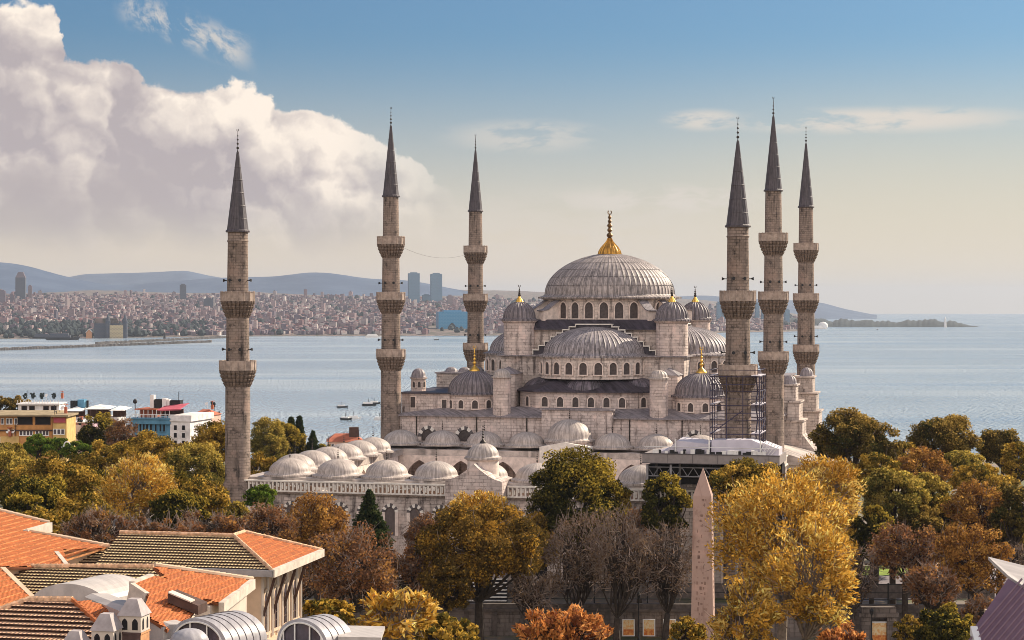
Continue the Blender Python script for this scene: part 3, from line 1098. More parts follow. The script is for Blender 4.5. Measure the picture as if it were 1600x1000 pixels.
# front gate
b = MB()
prof = [(-4.1, 0), (4.1, 0), (4.1, 15.2)] + [(4.1 - 4.1 * t, 15.2 + 2.4 * t ** 1.6) for t in (0.25, 0.5, 0.75, 1.0)]
prof += [(-x, z) for x, z in reversed(prof[3:-1])] + [(-4.1, 15.2)]
b.extr([(x, V(-97.0), z) for x, z in prof], (0, 3.9, 0))
gt = b.build('gate', M['stone_pale'], ct)
b = MB()
b.lathe([(2.3, 15.2), (2.25, 17.75), (2.5, 17.95), (2.5, 18.1)], 32)
gd = put(b.build('gate_drum', M['trim'], ct, True), 0.2, V(-92.6))
dome('gate_dome', gd, 0, 0, 18.25, 2.2, 2.0, 18, M['lead_pale'], eave=0.4, amp=0.06, rings=10, skirt=0.25)
finial(gd, 20.2, 2.4, M['bronze'], 0.5)
windows(gt, window_mesh(4.2, 9.5, 0.3, 0.7, lattice=False, sill=False), [(0, V(-97.01), 0.2, -PI / 2)])

# ------------------------------------------------------------------ minarets
def minaret(pos, name_label, three, rz, speakers=True):
    t = empty('minaret', pos, rz, name_label, 'minaret', 'minarets of the mosque')
    if three:
        bal = [(31.8, 2.55), (42.0, 2.52), (52.0, 2.42)]
        sh = [(2.0, -1), (2.0, 14.0), (1.86, 14.3), (1.80, 29), (1.72, 31.9), (1.66, 39), (1.62, 42.1), (1.52, 49), (1.46, 52.1), (1.36, 59.3)]
        zc, zt, rc = 59.3, 72.0, 1.5
    else:
        bal = [(31.6, 2.62), (41.7, 2.42)]
        sh = [(2.15, -1), (2.15, 13.6), (2.0, 13.9), (1.84, 14.3), (1.80, 29), (1.72, 31.7), (1.62, 39), (1.56, 41.8), (1.45, 49.0), (1.58, 49.25), (1.45, 49.4), (1.47, 50.6)]
        zc, zt, rc = 50.6, 62.3, 1.62
    b = MB()
    b.lathe(sh, 32)
    if three: b.lathe([(2.05, 13.2), (2.15, 13.4), (2.05, 13.6)], 32, cap=False)
    b.build('shaft', M['shaft'], t, True)
    for z, r in bal:
        b = MB()
        r0 = np.interp(z - 3.6, [q[1] for q in sh], [q[0] for q in sh]) + 0.03
        pr = [(r0, z - 3.75)]
        for i in range(4):
            ra = r0 + (r - r0) * (0.22, 0.52, 0.76, 0.92)[i]
            za = z - 3.55 + 0.54 * i
            pr += [(ra - 0.06, za), (ra + 0.14, za + 0.34), (ra + 0.14, za + 0.44), (ra + 0.0, za + 0.5)]
        pr += [(r + 0.1, z - 1.42), (r + 0.1, z - 1.28), (r0 * 0.9, z - 1.28)]
        b.lathe(pr, 96, ribs=24, amp=-0.26, cap=False)
        bc = b.build('balcony', M['corbel'], t)
        b = MB()
        b.lathe([(r - 0.14, z - 1.28), (r, z - 1.28), (r, z), (r - 0.14, z), (r - 0.14, z - 1.28)], 32, cap=False)
        b.lathe([(r - 0.2, z), (r + 0.07, z), (r + 0.07, z + 0.12), (r - 0.2, z + 0.12), (r - 0.2, z)], 32, cap=False)
        for i in range(16):
            a = 2 * PI * i / 16
            b.tube(((r + 0.02) * math.cos(a), (r + 0.02) * math.sin(a), z - 1.28), ((r + 0.02) * math.cos(a), (r + 0.02) * math.sin(a), z + 0.16), 0.09, 5)
        b.build('parapet', M['parapet'], bc)
    for bi, (z, r) in enumerate(bal):
        if three and bi == 2: continue
        rs = np.interp(z + 2, [q[1] for q in sh], [q[0] for q in sh])
        for a in ((-175, -100, -60, -5) if speakers else ()):
            a = math.radians(a)
            c_, s_ = math.cos(a), math.sin(a)
            b = MB()
            b.tube((c_ * (rs - .05), s_ * (rs - .05), z + 1.75), (c_ * (rs + .28), s_ * (rs + .28), z + 1.75), 0.06, 6)
            b.tube((c_ * (rs + .28), s_ * (rs + .28), z + 1.75), (c_ * (rs + .66), s_ * (rs + .66), z + 1.77), 0.07, 8, 0.24)
            b.build('loudspeaker', M['black'], t)
    b = MB()
    b.lathe([(rc + 0.1, zc - 0.1), (rc + 0.12, zc + 0.12), (rc - 0.08, zc + 0.3), (rc * 0.55, zc + (zt - zc) * 0.47), (0.16, zt)], 48, ribs=12, amp=0.045)
    for i in range(1, 6):
        q = i / 6.2
        z = zc + (zt - zc) * q
        r = np.interp(q, [0, 0.47, 1], [rc - 0.06, rc * 0.55, 0.16]) + 0.05
        b.lathe([(r, z - 0.07), (r + 0.015, z), (r - 0.02, z + 0.07)], 24, cap=False)
    sp = b.build('spire', M['lead_cone'], t)
    finial(sp, zt - 0.1, 3.2, M['bronze'], 0.42, bell=False)
    return t


mn = {'B': (-21.75, 342.0), 'C': (-7.6, 396.7), 'E': (44.6, 324.9), 'F': (58.65, 379.8), 'A': (-40.2, 279.1), 'D': (30.95, 260.9)}
minaret((*mn['A'], GZ), 'leftmost minaret, with two balconies, rising from trees at the left corner of the courtyard', False, -0.25)
minaret((*mn['B'], GZ), 'tall minaret with three balconies at the left front corner of the prayer hall', True, -0.25)
minaret((*mn['C'], GZ), 'thin far minaret with three balconies behind the left side of the prayer hall', True, -0.3)
minaret((*mn['D'], GZ), 'minaret with two balconies whose foot is wrapped in scaffolding', False, -0.2)
minaret((*mn['E'], GZ), 'tallest looking minaret, with three balconies, just right of the scaffolded one', True, -0.2)
minaret((*mn['F'], GZ), 'rightmost minaret, far behind, with three balconies and sea beside it', True, -0.3)

# scaffold round the near right minaret
sc_ = empty('scaffolding', (*mn['D'], GZ), TH, 'dark steel pole scaffolding wrapped round the foot of a minaret', 'scaffolding')
R = 3.35
ps = [(-R, -R), (-R / 3, -R), (R / 3, -R), (R, -R), (R, -R / 3), (R, R / 3), (R, R), (R / 3, R), (-R / 3, R), (-R, R), (-R, R / 3), (-R, -R / 3)]
for (x, y) in ps:
    b = MB()
    b.tube((x, y, 14), (x, y, 30.2 if (x, y) != (-R, -R) else 31.8), 0.065, 6)
    b.build('pole', M['steel'], sc_)
for k in range(8):
    z = 16.5 + 1.95 * k
    b = MB()
    c4 = [(-R, -R), (R, -R), (R, R), (-R, R)]
    for i in range(4):
        b.tube((*c4[i], z), (*c4[(i + 1) % 4], z), 0.06, 6)
        b.tube((*c4[i], z + 0.9), (*c4[(i + 1) % 4], z + 0.9), 0.045, 5)
    b.build('ledger', M['steel'], sc_)
    if k % 2:
        b = MB()
        b.box(R - 1.15, R + 0.1, -R, R, z + 0.12, z + 0.2)
        b.box(-R, -R + 0.5, -R, R, z + 0.12, z + 0.2)
        b.build('deck', M['tarp'], sc_)
for k in range(7):
    z = 16.5 + 1.95 * k
    b = MB()
    b.tube((R + 0.05, -R if k % 2 else R, z), (R + 0.05, R if k % 2 else -R, z + 1.95), 0.07, 5)
    b.tube((R - 0.5, -R + 0.06 + (0 if k % 2 else 2.2), z), (R - 0.5, -R + 0.06 + (2.2 if k % 2 else 0), z + 1.95), 0.1, 5)
    b.build('brace', M['steel'], sc_)
b = MB()
b.tube((-R, -R - 0.1, 22.3), (R / 3, -R - 0.1, 25.6), 0.07, 5)
b.build('brace', M['steel'], sc_)

# building site shelter at the courtyard's right corner
sh = empty('site_shelter', ml(35.8, -99.5, 0.35), TH, 'flat grey roofed site shelter with pale sheeting on top, below the scaffolded minaret', 'shelter')
b = MB()
b.box(-11.0, 7.4, -2.0, 6.5, 18.35, 19.5)
b.build('fascia', M['fascia'], sh)
b = MB()
for k in range(1, 6): b.box(-11 + 3.4 * k - 0.03, -11 + 3.4 * k + 0.03, -2.03, -1.99, 18.35, 19.5)
b.box(-11.05, 7.45, -2.06, -1.9, 19.5, 19.62)
b.box(-11.05, 7.45, -2.06, -1.9, 18.25, 18.35)
b.build('panel_joint', M['seam'], sh)
for x in (-10.4, -7.2, 5.6 - 4.0, 3.9, 7.0):
    b = MB()
    b.box(x - 0.14, x + 0.14, -1.6, -1.32, -0.5, 18.09)
    b.build('post', M['grey_metal'], sh)
    b = MB()
    b.box(x - 0.14, x + 0.14, 5.9, 6.2, -0.5, 18.19)
    b.build('post', M['grey_metal'], sh)
b = MB()
for (z, r) in ((17.7, 0.09), (16.5, 0.09)): b.tube((-10.4, -1.2, z), (7.0, -1.2, z), r, 6)
for i in range(22):
    x = -10.4 + 0.775 * i
    b.tube((x, -1.2, 16.5 if i % 2 else 17.7), (x + 0.775, -1.2, 17.7 if i % 2 else 16.5), 0.06, 5)
b.build('truss', M['grey_metal'], sh)
b = MB()
b.box(-10.5, 7.2, 6.21, 6.3, 4.0, 17.9)
b.box(-10.6, -10.5, 0, 6.2, 8.0, 17.9)
b.build('backing', M['black'], sh)
b = MB()
b.extr([(-9.6, -1.2, 19.51), (-2.2, -1.2, 19.51), (-2.2, -1.0, 20.9), (-6.4, -1.0, 21.3), (-7.8, -1.2, 20.0)], (0, 4.5, 0.2))
b.extr([(-1.9, -0.6, 19.51), (4.6, -0.6, 19.51), (4.6, 0, 21.0), (3.4, 0, 21.5), (-1.9, 0, 21.35)], (0, 3.5, 0))
b.extr([(5.0, -1.2, 19.51), (7.2, -1.2, 19.51), (7.2, -1.0, 20.4), (5.0, -1.0, 21.2)], (0, 4.4, 0))
b.build('sheeting', M['tarp'], sh)
b = MB()
for x in (-6.6, -2.05, 4.8): b.box(x - 0.1, x + 0.1, -1.35, -1.22, 19.51, 21.5)
for i in range(5): b.tube((4.6 + 0.4 * i, -1.3, 19.6), (5.6 + 0.4 * i, -1.3, 21.6 - 0.2 * i), 0.05, 5)
b.tube((-10.8, -1.9, 20.5), (7.3, -1.9, 20.5), 0.05, 5)
b.build('rail', M['white'], sh)
rr_ = random.Random(3)
b = MB()
for i in range(22):
    x = -9.5 + 0.7 * i + rr_.uniform(-.2, .2)
    h = rr_.uniform(0.25, 0.8)
    b.cur = rr_.choice((0, 0, 1))
    b.box(x, x + rr_.uniform(0.3, 0.9), -1.85, -1.45, 19.51, 19.51 + h)
b.build('clutter', [M['white'], M['black']], sh)

# obelisk
ob = empty('obelisk', Vector(((1098.5 - HX) / F * 203, 203, GZ)), -0.19, 'weathered pink granite obelisk with a pointed tip in front of the courtyard', 'obelisk')
zt = EYE - (730 - HY) / F * 203 - GZ
b = MB()
h0, h1 = 1.22, 0.97
zp = zt - 3.0
vs = [(-h0, -h0, 2.4), (h0, -h0, 2.4), (h0, h0, 2.4), (-h0, h0, 2.4), (-h1, -h1, zp), (h1, -h1, zp), (h1, h1, zp), (-h1, h1, zp), (0, 0, zt)]
b.add(vs, [(3, 2, 1, 0), (0, 1, 5, 4), (1, 2, 6, 5), (2, 3, 7, 6), (3, 0, 4, 7), (4, 5, 8), (5, 6, 8), (6, 7, 8), (7, 4, 8)])
b.cur = 1      # columns of small carved signs
rr_ = random.Random(11)
for face in range(4):
    ca, sa_ = math.cos(face * PI / 2), math.sin(face * PI / 2)
    z = zp - 0.4
    while z > 3.2:
        hw_ = h1 + (h0 - h1) * (zp - z) / (zp - 2.4)
        for q in range(3):
            if rr_.random() < 0.2: continue
            x = rr_.uniform(-0.62, 0.62)
            w_, hh = rr_.uniform(0.04, 0.13), rr_.uniform(0.05, 0.2)
            y0, y1 = -hw_ - 0.012, -hw_ + 0.06
            P = [(x - w_, y0), (x + w_, y0), (x + w_, y1), (x - w_, y1)]
            b.prism([(px * ca - py * sa_, px * sa_ + py * ca) for px, py in P], z - hh, z + hh)
        z -= 0.55
b.build('obelisk_shaft', [M['granite'], plain('carved granite', (0.27, 0.17, 0.135), 0.9)], ob)
b = MB()
b.box(-1.6, 1.6, -1.6, 1.6, 0.9, 2.39)
b.box(-2.3, 2.3, -2.3, 2.3, -0.5, 0.9)
b.build('pedestal', M['white_stone'], ob)

# wire sagging between two minarets
b = MB()
p, q = Vector((mn['B'][0] + 1.5, mn['B'][1], GZ + 50.5)), Vector((mn['C'][0] - 1.4, mn['C'][1], GZ + 50.5))
for i in range(14):
    f0, f1 = i / 14, (i + 1) / 14
    a_, c_ = p.lerp(q, f0), p.lerp(q, f1)
    a_.z -= 6 * f0 * (1 - f0)
    c_.z -= 6 * f1 * (1 - f1)
    b.tube(a_, c_, 0.02, 4)
tag(b.build('cable', M['bronze']), 'thin dark wire sagging between two minarets left of the great dome', 'cable')


# ------------------------------------------------------------------ tiled roofs of the foreground building
def tilemat(name, c, dark, pale):
    m, b = newmat(name)
    u, v, _ = sep(uvco())
    tile = comb(u, v, 0.0)
    fac, tone = brickfac(tile, 0.26, 0.36, 0.018)
    n = noise(objco(), 0.7, 5, 0.7)
    base = mixc(tone, tuple(k * 0.70 for k in c), tuple(min(1, k * 1.22) for k in c))
    base = mixc(n.step(0.52, 0.72) * 0.6, base, dark)
    base = mixc((1 - n).step(0.55, 0.75) * 0.5, base, pale)
    setin(b, 'Base Color', base)
    setin(b, 'Roughness', 0.85)
    w = S.m('SINE', u * (2 * PI / 0.52))
    bump(b, S.m('ABSOLUTE', w), 1.0, 0.14)
    return m


M['tile_orange'] = tilemat('terracotta tiles', (0.50, 0.135, 0.030), (0.20, 0.055, 0.02), (0.60, 0.25, 0.08))
M['tile_old'] = tilemat('old lichened tiles', (0.60, 0.43, 0.22), (0.30, 0.16, 0.09), (0.70, 0.58, 0.34))
M['tile_red'] = tilemat('old red tiles', (0.66, 0.38, 0.23), (0.28, 0.12, 0.07), (0.76, 0.56, 0.36))
M['gap'] = plain('painted shade under tiles', (0.045, 0.022, 0.015), 0.95, var=0.4, scale=3)  # shade under the tile edges, painted on the lip faces
M['mortar'] = plain('mortared tile edges', (0.56, 0.25, 0.10), 0.9, var=0.45, scale=2)
M['ridge'] = plain('ridge tiles', (0.58, 0.36, 0.22), 0.85, var=0.4, scale=3)
M['cream'] = plain('cream plaster', (0.54, 0.40, 0.28), 0.9, var=0.14, scale=0.6)
M['whitewash'] = plain('white plaster', (0.54, 0.46, 0.385), 0.9, var=0.12, scale=0.6)
M['timber'] = plain('dark timber', (0.075, 0.04, 0.03), 0.7, var=0.3)
M['brick_shade'] = plain('brick in painted shade', (0.09, 0.055, 0.05), 0.9, var=0.3)
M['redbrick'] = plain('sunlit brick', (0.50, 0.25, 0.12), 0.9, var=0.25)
M['cap_lead'] = plain('chimney lead', (0.36, 0.31, 0.30), 0.7, var=0.2)
M['vault_lead'] = lead('pale sheet lead', (0.45, 0.405, 0.375), 4, 0.16, 0.5, flat=True)
M['fascia_paint'] = plain('weathered eaves paint', (0.52, 0.45, 0.375), 0.8, var=0.2)
M['zinc'] = lead('grey zinc sheet', (0.34, 0.32, 0.33), 4, 0.22, 0.45, flat=True)
M['glass_dark'] = plain('dark glazing', (0.07, 0.058, 0.075), 0.15, var=0.3, spec=0.6)

TM = 0.21
UH = Vector((math.cos(TM), -math.sin(TM), 0))
VH = Vector((math.sin(TM), math.cos(TM), 0))
ZH = Vector((0, 0, 1))
CAMP = Vector((0, 0, EYE))


class Slope:
    """a roof plane: which way it falls, its pitch and one point it goes through"""

    def __init__(s, fall, pitch, p):
        s.fall = fall.normalized()
        t = math.radians(pitch)
        s.down = (s.fall * math.cos(t) - ZH * math.sin(t)).normalized()
        s.along = ZH.cross(s.fall).normalized()
        s.n = s.along.cross(s.down)
        if s.n.z < 0: s.n = -s.n
        s.p = Vector(p)

    def hit(s, px, py):
        d = at(px, py, 1.0) - CAMP
        k = (s.p - CAMP).dot(s.n) / d.dot(s.n)
        return CAMP + d * k

    def co(s, P):
        d = P - s.p
        return d.dot(s.along), d.dot(s.down)

    def pt(s, a, c, h=0.0):
        return s.p + s.along * a + s.down * c + s.n * h


def clip(poly, lo, hi):
    for lim, sg in ((lo, 1), (hi, -1)):
        out = []
        for i in range(len(poly)):
            a, b = poly[i], poly[(i + 1) % len(poly)]
            ia, ib = (a[1] - lim) * sg >= 0, (b[1] - lim) * sg >= 0
            if ia: out.append(a)
            if ia != ib:
                t = (lim - a[1]) / (b[1] - a[1])
                out.append((a[0] + t * (b[0] - a[0]), lim))
        poly = out
        if not poly: return []
    return poly


def tiled(name, sl, pix, mat, parent, row=0.40, lip=0.10, wall=None, ground=GZ, fascia=None):
    if lip < 0.08: row, lip = 0.62, 0.09
    side = mat in (M['tile_orange'],)
    """overlapping courses of tiles covering the outline, on a solid body that reaches the ground"""
    P = [sl.hit(*p) for p in pix]
    poly = [sl.co(p) for p in P]
    b = MB()
    c0, c1 = min(q[1] for q in poly), max(q[1] for q in poly)
    k = c0
    while k < c1:
        q = clip(poly, k, k + row)
        if len(q) >= 3:
            f = lambda c: 0.02 + lip * (c - k) / row
            vs = [sl.pt(a, c, f(c)) for a, c in q]
            b.add(vs, [tuple(range(len(vs)))], [[(a, c) for a, c in q]])
            low = [(a, c) for a, c in q if abs(c - (k + row)) < 1e-5]
            if len(low) >= 2:
                a0, a1 = min(x[0] for x in low), max(x[0] for x in low)
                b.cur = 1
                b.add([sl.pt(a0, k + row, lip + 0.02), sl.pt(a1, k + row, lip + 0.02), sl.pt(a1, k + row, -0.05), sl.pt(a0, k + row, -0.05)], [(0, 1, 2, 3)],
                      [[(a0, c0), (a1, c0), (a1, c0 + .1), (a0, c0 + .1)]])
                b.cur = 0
        k += row
    b.extr([sl.pt(a, c, -0.16) for a, c in poly], sl.n * 0.15)
    o = b.build(name, [mat, M['mortar'] if side else M['gap']], parent)  # lips carry painted light: pale sunlit mortar on orange roofs, dark shade elsewhere
    if wall:
        cx = sum(p.x for p in P) / len(P)
        cy = sum(p.y for p in P) / len(P)
        ins = []
        for p in P:
            d = Vector((cx - p.x, cy - p.y, 0))
            L = d.length
            q = p + d * min(0.75, 0.3 * L) / L
            z = sl.p.z - ((q - sl.p).x * sl.n.x + (q - sl.p).y * sl.n.y) / sl.n.z - 0.30
            ins.append((q.x, q.y, z))
        area = sum(ins[i][0] * ins[(i + 1) % len(ins)][1] - ins[(i + 1) % len(ins)][0] * ins[i][1] for i in range(len(ins)))
        if area < 0: ins.reverse()
        w = MB()
        w.prism([(x, y) for x, y, z in ins], ground, 0, [z for x, y, z in ins])
        w.build('wall', wall, parent)
    return o, P


def ridge_tiles(P, Q, parent, r=0.16, mat=None):
    b = MB()
    P, Q = Vector(P), Vector(Q)
    n = max(2, int((Q - P).length / 0.42))
    for i in range(n):
        a, c = P.lerp(Q, i / n), P.lerp(Q, (i + 1.1) / n)
        b.tube(a + ZH * 0.10, c + ZH * 0.10, r * 1.0, 7, r * 1.25)
    return b.build('ridge_tiles', mat or M['ridge'], parent)


def strip(P, Q, parent, mat, w=0.3, h=0.25, name='fascia'):
    P, Q = Vector(P), Vector(Q)
    d = (Q - P).normalized()
    s = d.cross(ZH).normalized()
    u = s.cross(d)
    b = MB()
    b.extr([P + s * (-w / 2) + u * (-h), P + s * (w / 2) + u * (-h), P + s * (w / 2) + u * 0.14, P + s * (-w / 2) + u * 0.14], Q - P)
    return b.build(name, mat, parent)


pal = empty('palace', at(280, 900, 138) * 1.0, 0, 'old palace with orange tiled roofs and a cream corner pavilion, lower left', 'palace')
pal.location = (0, 0, 0)

# corner pavilion: a hipped roof on cream walls
C0 = at(425, 893, 135)
ex = lambda u, v, h=0.0: C0 + UH * u + VH * v + ZH * h
pitch = 21.5
front = Slope(-VH, pitch, C0)
right = Slope(UH, pitch, C0)
hh = 4.6 * math.tan(math.radians(pitch))
pk0, pk1 = ex(-4.6, 4.6, hh), ex(-4.6, 6.9, hh)


def to_px(P):
    return (HX + F * P.x / P.y, HY - F * (P.z - EYE) / P.y)


tiled('roof', right, [to_px(C0), to_px(ex(0, 11.4)), to_px(pk1), to_px(pk0)], M['tile_orange'], pal, lip=0.05)
tiled('roof', front, [to_px(C0), to_px(pk0), to_px(ex(-13.5, 4.6, hh)), to_px(ex(-13.5, 0))], M['tile_old'], pal, lip=0.11)
tiled('roof', Slope(VH, pitch, ex(0, 11.5)), [to_px(ex(0, 11.5)), to_px(pk1), to_px(ex(-13.5, 6.9, hh)), to_px(ex(-13.5, 11.5))], M['tile_orange'], pal)
for a, c in ((C0, pk0), (pk0, pk1), (pk1, ex(0, 11.4)), (pk0, ex(-13.5, 4.6, hh))): ridge_tiles(a, c, pal, 0.13)
strip(ex(0.05, -0.1, 0), ex(0.05, 11.5, 0), pal, M['fascia_paint'], 0.35, 0.42)
strip(ex(0.1, -0.05, -0.05), ex(-13.5, -0.05, -0.05), pal, M['grey_metal'], 0.35, 0.32)
b = MB()
z1, z0 = C0.z - 0.35, GZ
cr = [(-1.3, 1.3), (-1.3, 10.3), (-13, 10.3), (-13, 1.3)]
b.prism([tuple(ex(u, v)[:2]) for u, v in reversed(cr)][::-1], z0, z1)
pw_ = b.build('pavilion_wall', M['cream'], pal)
b = MB()      # soffit under the wide eaves
b.prism([tuple(ex(u, v)[:2]) for u, v in ((-0.1, 0.1), (-0.1, 11.3), (-13.4, 11.3), (-13.4, 0.1))], C0.z - 0.34, C0.z - 0.28)
b.build('soffit', M['timber'], pal)
ANG = -TM
wtall = window_mesh(1.15, 3.0, 0.12, 0.22, zs=2.3, lattice=True)
WMX = WM
WM = [M['cream'], M['glass_dark'], M['timber'], M['white'], M['seam']]
me_ = None
sp = []
for i in range(4):
    p = ex(-1.285, 2.3 + 2.15 * i, -4.75)
    sp.append((p.x, p.y, p.z, 0.0 + ANG))
windows(pw_, wtall, sp)
p = ex(-3.4, 1.285, -4.9)
windows(pw_, window_mesh(0.8, 2.7, 0.1, 0.2, rect=True), [(p.x, p.y, p.z, -PI / 2 + ANG)])
for i in range(4):
    b = MB()
    b.tube(ex(-1.25, 1.5 + 2.3 * i, -3.6), ex(-0.25, 1.5 + 2.3 * i, -0.45), 0.11, 6)
    b.build('eave_strut', M['timber'], pal)
for i in range(9):
    b = MB()
    q = ex(-1.25, 1.45 + 1.09 * i)
    b.tube((q.x, q.y, C0.z - 5.2), (q.x, q.y, C0.z - 0.6), 0.13, 6)
    b.build('pilaster', M['whitewash'], pal)
b = MB()
pz = C0.z - 5.3
b.prism([tuple(ex(u, v)[:2]) for u, v in ((-0.75, 0.7), (-0.75, 10.9), (-1.6, 10.9), (-1.6, 0.7))], pz - 0.5, pz)
b.build('string_course', M['cream'], pal)
WM = WMX

# the long ranges to the left
s2 = Slope(-VH, 21, at(215, 857, 142))
tiled('roof', s2, [(95, 861), (105, 857), (338, 857), (272, 886), (108, 885)], M['tile_old'], pal, lip=0.11, wall=M['cream'])
ridge_tiles(s2.hit(100, 856), s2.hit(338, 856), pal)
s1 = Slope(UH, 16, at(178, 857, 143))
tiled('roof', s1, [(-60, 786), (0, 800), (76, 819), (41, 831), (178, 857), (98, 860), (108, 886), (-60, 887)], M['tile_orange'], pal, lip=0.05, wall=M['cream'])
for a, c in (((0, 799), (76, 818)), ((41, 830), (178, 856)), ((-60, 785), (0, 799))): ridge_tiles(s1.hit(*a), s1.hit(*c), pal, 0.13, M['cream'])
strip(s1.hit(78, 819), s1.hit(40, 831), pal, M['fascia_paint'], 0.4, 0.6)
strip(s1.hit(88, 864), s1.hit(104, 884), pal, M['fascia_paint'], 0.3, 0.2)
s3 = Slope(-VH, 21, at(130, 888, 131))
tiled('roof', s3, [(2, 888), (236, 888), (262, 912), (205, 917), (205, 940), (54, 938)], M['tile_old'], pal, lip=0.11, wall=M['cream'])
ridge_tiles(s3.hit(-4, 887), s3.hit(240, 887), pal)
s3b = Slope(UH, 18, at(0, 890, 128))
tiled('roof', s3b, [(-60, 876), (3, 889), (52, 936), (10, 950), (-60, 968)], M['tile_orange'], pal, lip=0.05, wall=M['cream'])
strip(s3b.hit(4, 889), s3b.hit(52, 936), pal, M['cream'], 0.35, 0.2)
s4 = Slope(UH, 20, at(393, 908, 124))
tiled('roof', s4, [(240, 886), (394, 908), (346, 944), (318, 936), (300, 962), (262, 985), (222, 958), (232, 932), (206, 913), (236, 900), (262, 906)], M['tile_orange'], pal, lip=0.05, wall=M['whitewash'])
ridge_tiles(s4.hit(242, 885), s4.hit(394, 907), pal, 0.14, M['cream'])
strip(s4.hit(395, 908), s4.hit(346, 945), pal, M['fascia_paint'], 0.35, 0.5)
strip(s4.hit(206, 912), s4.hit(236, 900), pal, M['fascia_paint'], 0.35, 0.3)
strip(s4.hit(206, 914), s4.hit(230, 930), pal, M['fascia_paint'], 0.3, 1.1)
# roof hatch
h0 = s4.hit(262, 945)
b = MB()
b.extr([h0 + UH * a + VH * c + ZH * (0.14 - 0.36 * a) for a, c in ((0, 0), (1.9, 0), (1.9, 1.5), (0, 1.5))], ZH * 0.55)
ho = b.build('roof_hatch', M['timber'], pal)
b = MB()
b.extr([h0 + UH * a + VH * c + ZH * (0.75 - 0.36 * a) for a, c in ((0.1, -0.2), (1.5, -0.2), (1.5, 0.5), (0.1, 0.5))], ZH * 0.08)
b.build('hatch_lid', M['whitewash'], ho)
s6 = Slope(-VH, 22, at(80, 940, 114))
tiled('roof', s6, [(-50, 962), (0, 957), (46, 940), (112, 940), (150, 968), (190, 1012), (170, 1040), (-50, 1040)], M['tile_red'], pal, lip=0.16, row=0.5, wall=M['cream'])
ridge_tiles(s6.hit(-20, 962), s6.hit(46, 939), pal, 0.17)
ridge_tiles(s6.hit(46, 939), s6.hit(112, 939), pal, 0.17)
ridge_tiles(s6.hit(112, 939), s6.hit(170, 992), pal, 0.14, M['tile_orange'])
s7 = Slope(UH, 20, s6.hit(112, 940))
tiled('roof', s7, [(114, 940), (140, 940), (275, 985), (280, 1030), (190, 1030), (150, 970)], M['tile_orange'], pal, lip=0.05, wall=M['cream'])
# lead covered vault and the long lead ridge beam
c0 = at(107, 941, 118.5)
b = MB()
N_ = 14
arc = [(2.5 * math.cos(PI * i / N_), 1.25 * math.sin(PI * i / N_)) for i in range(N_ + 1)]
vs, fs = [], []
for j, (du, dv) in enumerate(((0, 0), (1.0, 4.6))):
    for x, z in arc: vs.append(c0 + UH * (x + du) + VH * dv + ZH * (z - 0.1))
n = N_ + 1
for i in range(N_): fs.append((i, i + 1, n + i + 1, n + i))
fs += [tuple(range(n)), tuple(range(2 * n - 1, n - 1, -1))]
b.add(vs, fs)
b.build('lead_vault', M['vault_lead'], pal)
b = MB()
p0, p1 = at(150, 931, 118), at(274, 980, 108)
d = (p1 - p0).normalized()
s_ = d.cross(ZH).normalized()
b.extr([p0 + s_ * -0.75 - ZH * 1.3, p0 + s_ * 0.75 - ZH * 1.3, p0 + s_ * 0.75, p0 + s_ * 0.3 + ZH * 0.18, p0 + s_ * -0.75 + ZH * 0.1], p1 - p0)
b.build('lead_ridge_beam', M['vault_lead'], pal)

# glazed vaults and a small lead cupola at the bottom edge
def glazed_vault(px, py, d, r, L, ang, h=1.0):
    base = at(px, py, d)
    o = empty('skylight_vault', base, ang, None, None)
    del_ = MB()
    n = 18
    arc = [(r * math.cos(PI * i / n), h * r * math.sin(PI * i / n)) for i in range(n + 1)]
    vs = []
    for y in (0, L): vs += [(x, y, z) for x, z in arc]
    m_ = n + 1
    fs = [(i, m_ + i, m_ + i + 1, i + 1) for i in range(n)] + [tuple(range(2 * m_ - 1, m_ - 1, -1))]
    del_.add(vs, fs)
    ins = [(x * 0.86, z * 0.86) for x, z in arc]
    vs = [(x, 0, z) for x, z in arc] + [(x, -0.05, z) for x, z in ins]
    del_.add(vs, [(i, i + 1, m_ + i + 1, m_ + i) for i in range(n)])
    del_.box(-r - 0.3, r + 0.3, -0.1, L, -6, -0.01)
    k = int(L / 0.5)
    del_.cur = 1
    for q in range(1, k):
        y = q * L / k
        for i in range(n):
            del_.tube((arc[i][0], y, arc[i][1]), (arc[i + 1][0], y, arc[i + 1][1]), 0.03, 5)
    return o, del_, ins


for (px, py, d, r, L, ang, h, lab) in ((310, 1006, 106, 2.15, 3.3, -0.60, 0.66, 'a'), (472, 1006, 106, 1.85, 2.2, -0.60, 0.74, 'b')):
    o, vb, ins = glazed_vault(px, py, d, r, L, ang, h)
    o.name = 'lead_vault_roof'
    o.parent = pal
    vb.build('vault_shell', [M['zinc'], M['seam']], o, True)
    b = MB()
    b.add([(x, 0.1, z) for x, z in ins], [tuple(range(len(ins) - 1, -1, -1))])
    b.build('glazing', M['glass_dark'], o)
    b = MB()
    for k in range(1, 5):
        i = int(len(ins) * k / 5)
        x = ins[i][0]
        b.tube((x, 0.0, 0), (x, 0.0, ins[i][1]), 0.05, 5)
    for i in range(len(ins) - 1): b.tube((ins[i][0], -0.03, ins[i][1]), (ins[i + 1][0], -0.03, ins[i + 1][1]), 0.06, 5)
    b.build('mullion', M['white'], o)
cz = at(296, 998, 101)
dd = dome('lead_cupola', pal, cz.x, cz.y, cz.z - 0.2, 1.0, 0.75, 10, M['zinc'], eave=0.1, amp=0.05, rings=8, skirt=0.05)
b = MB()
q = at(565, 993, 107)
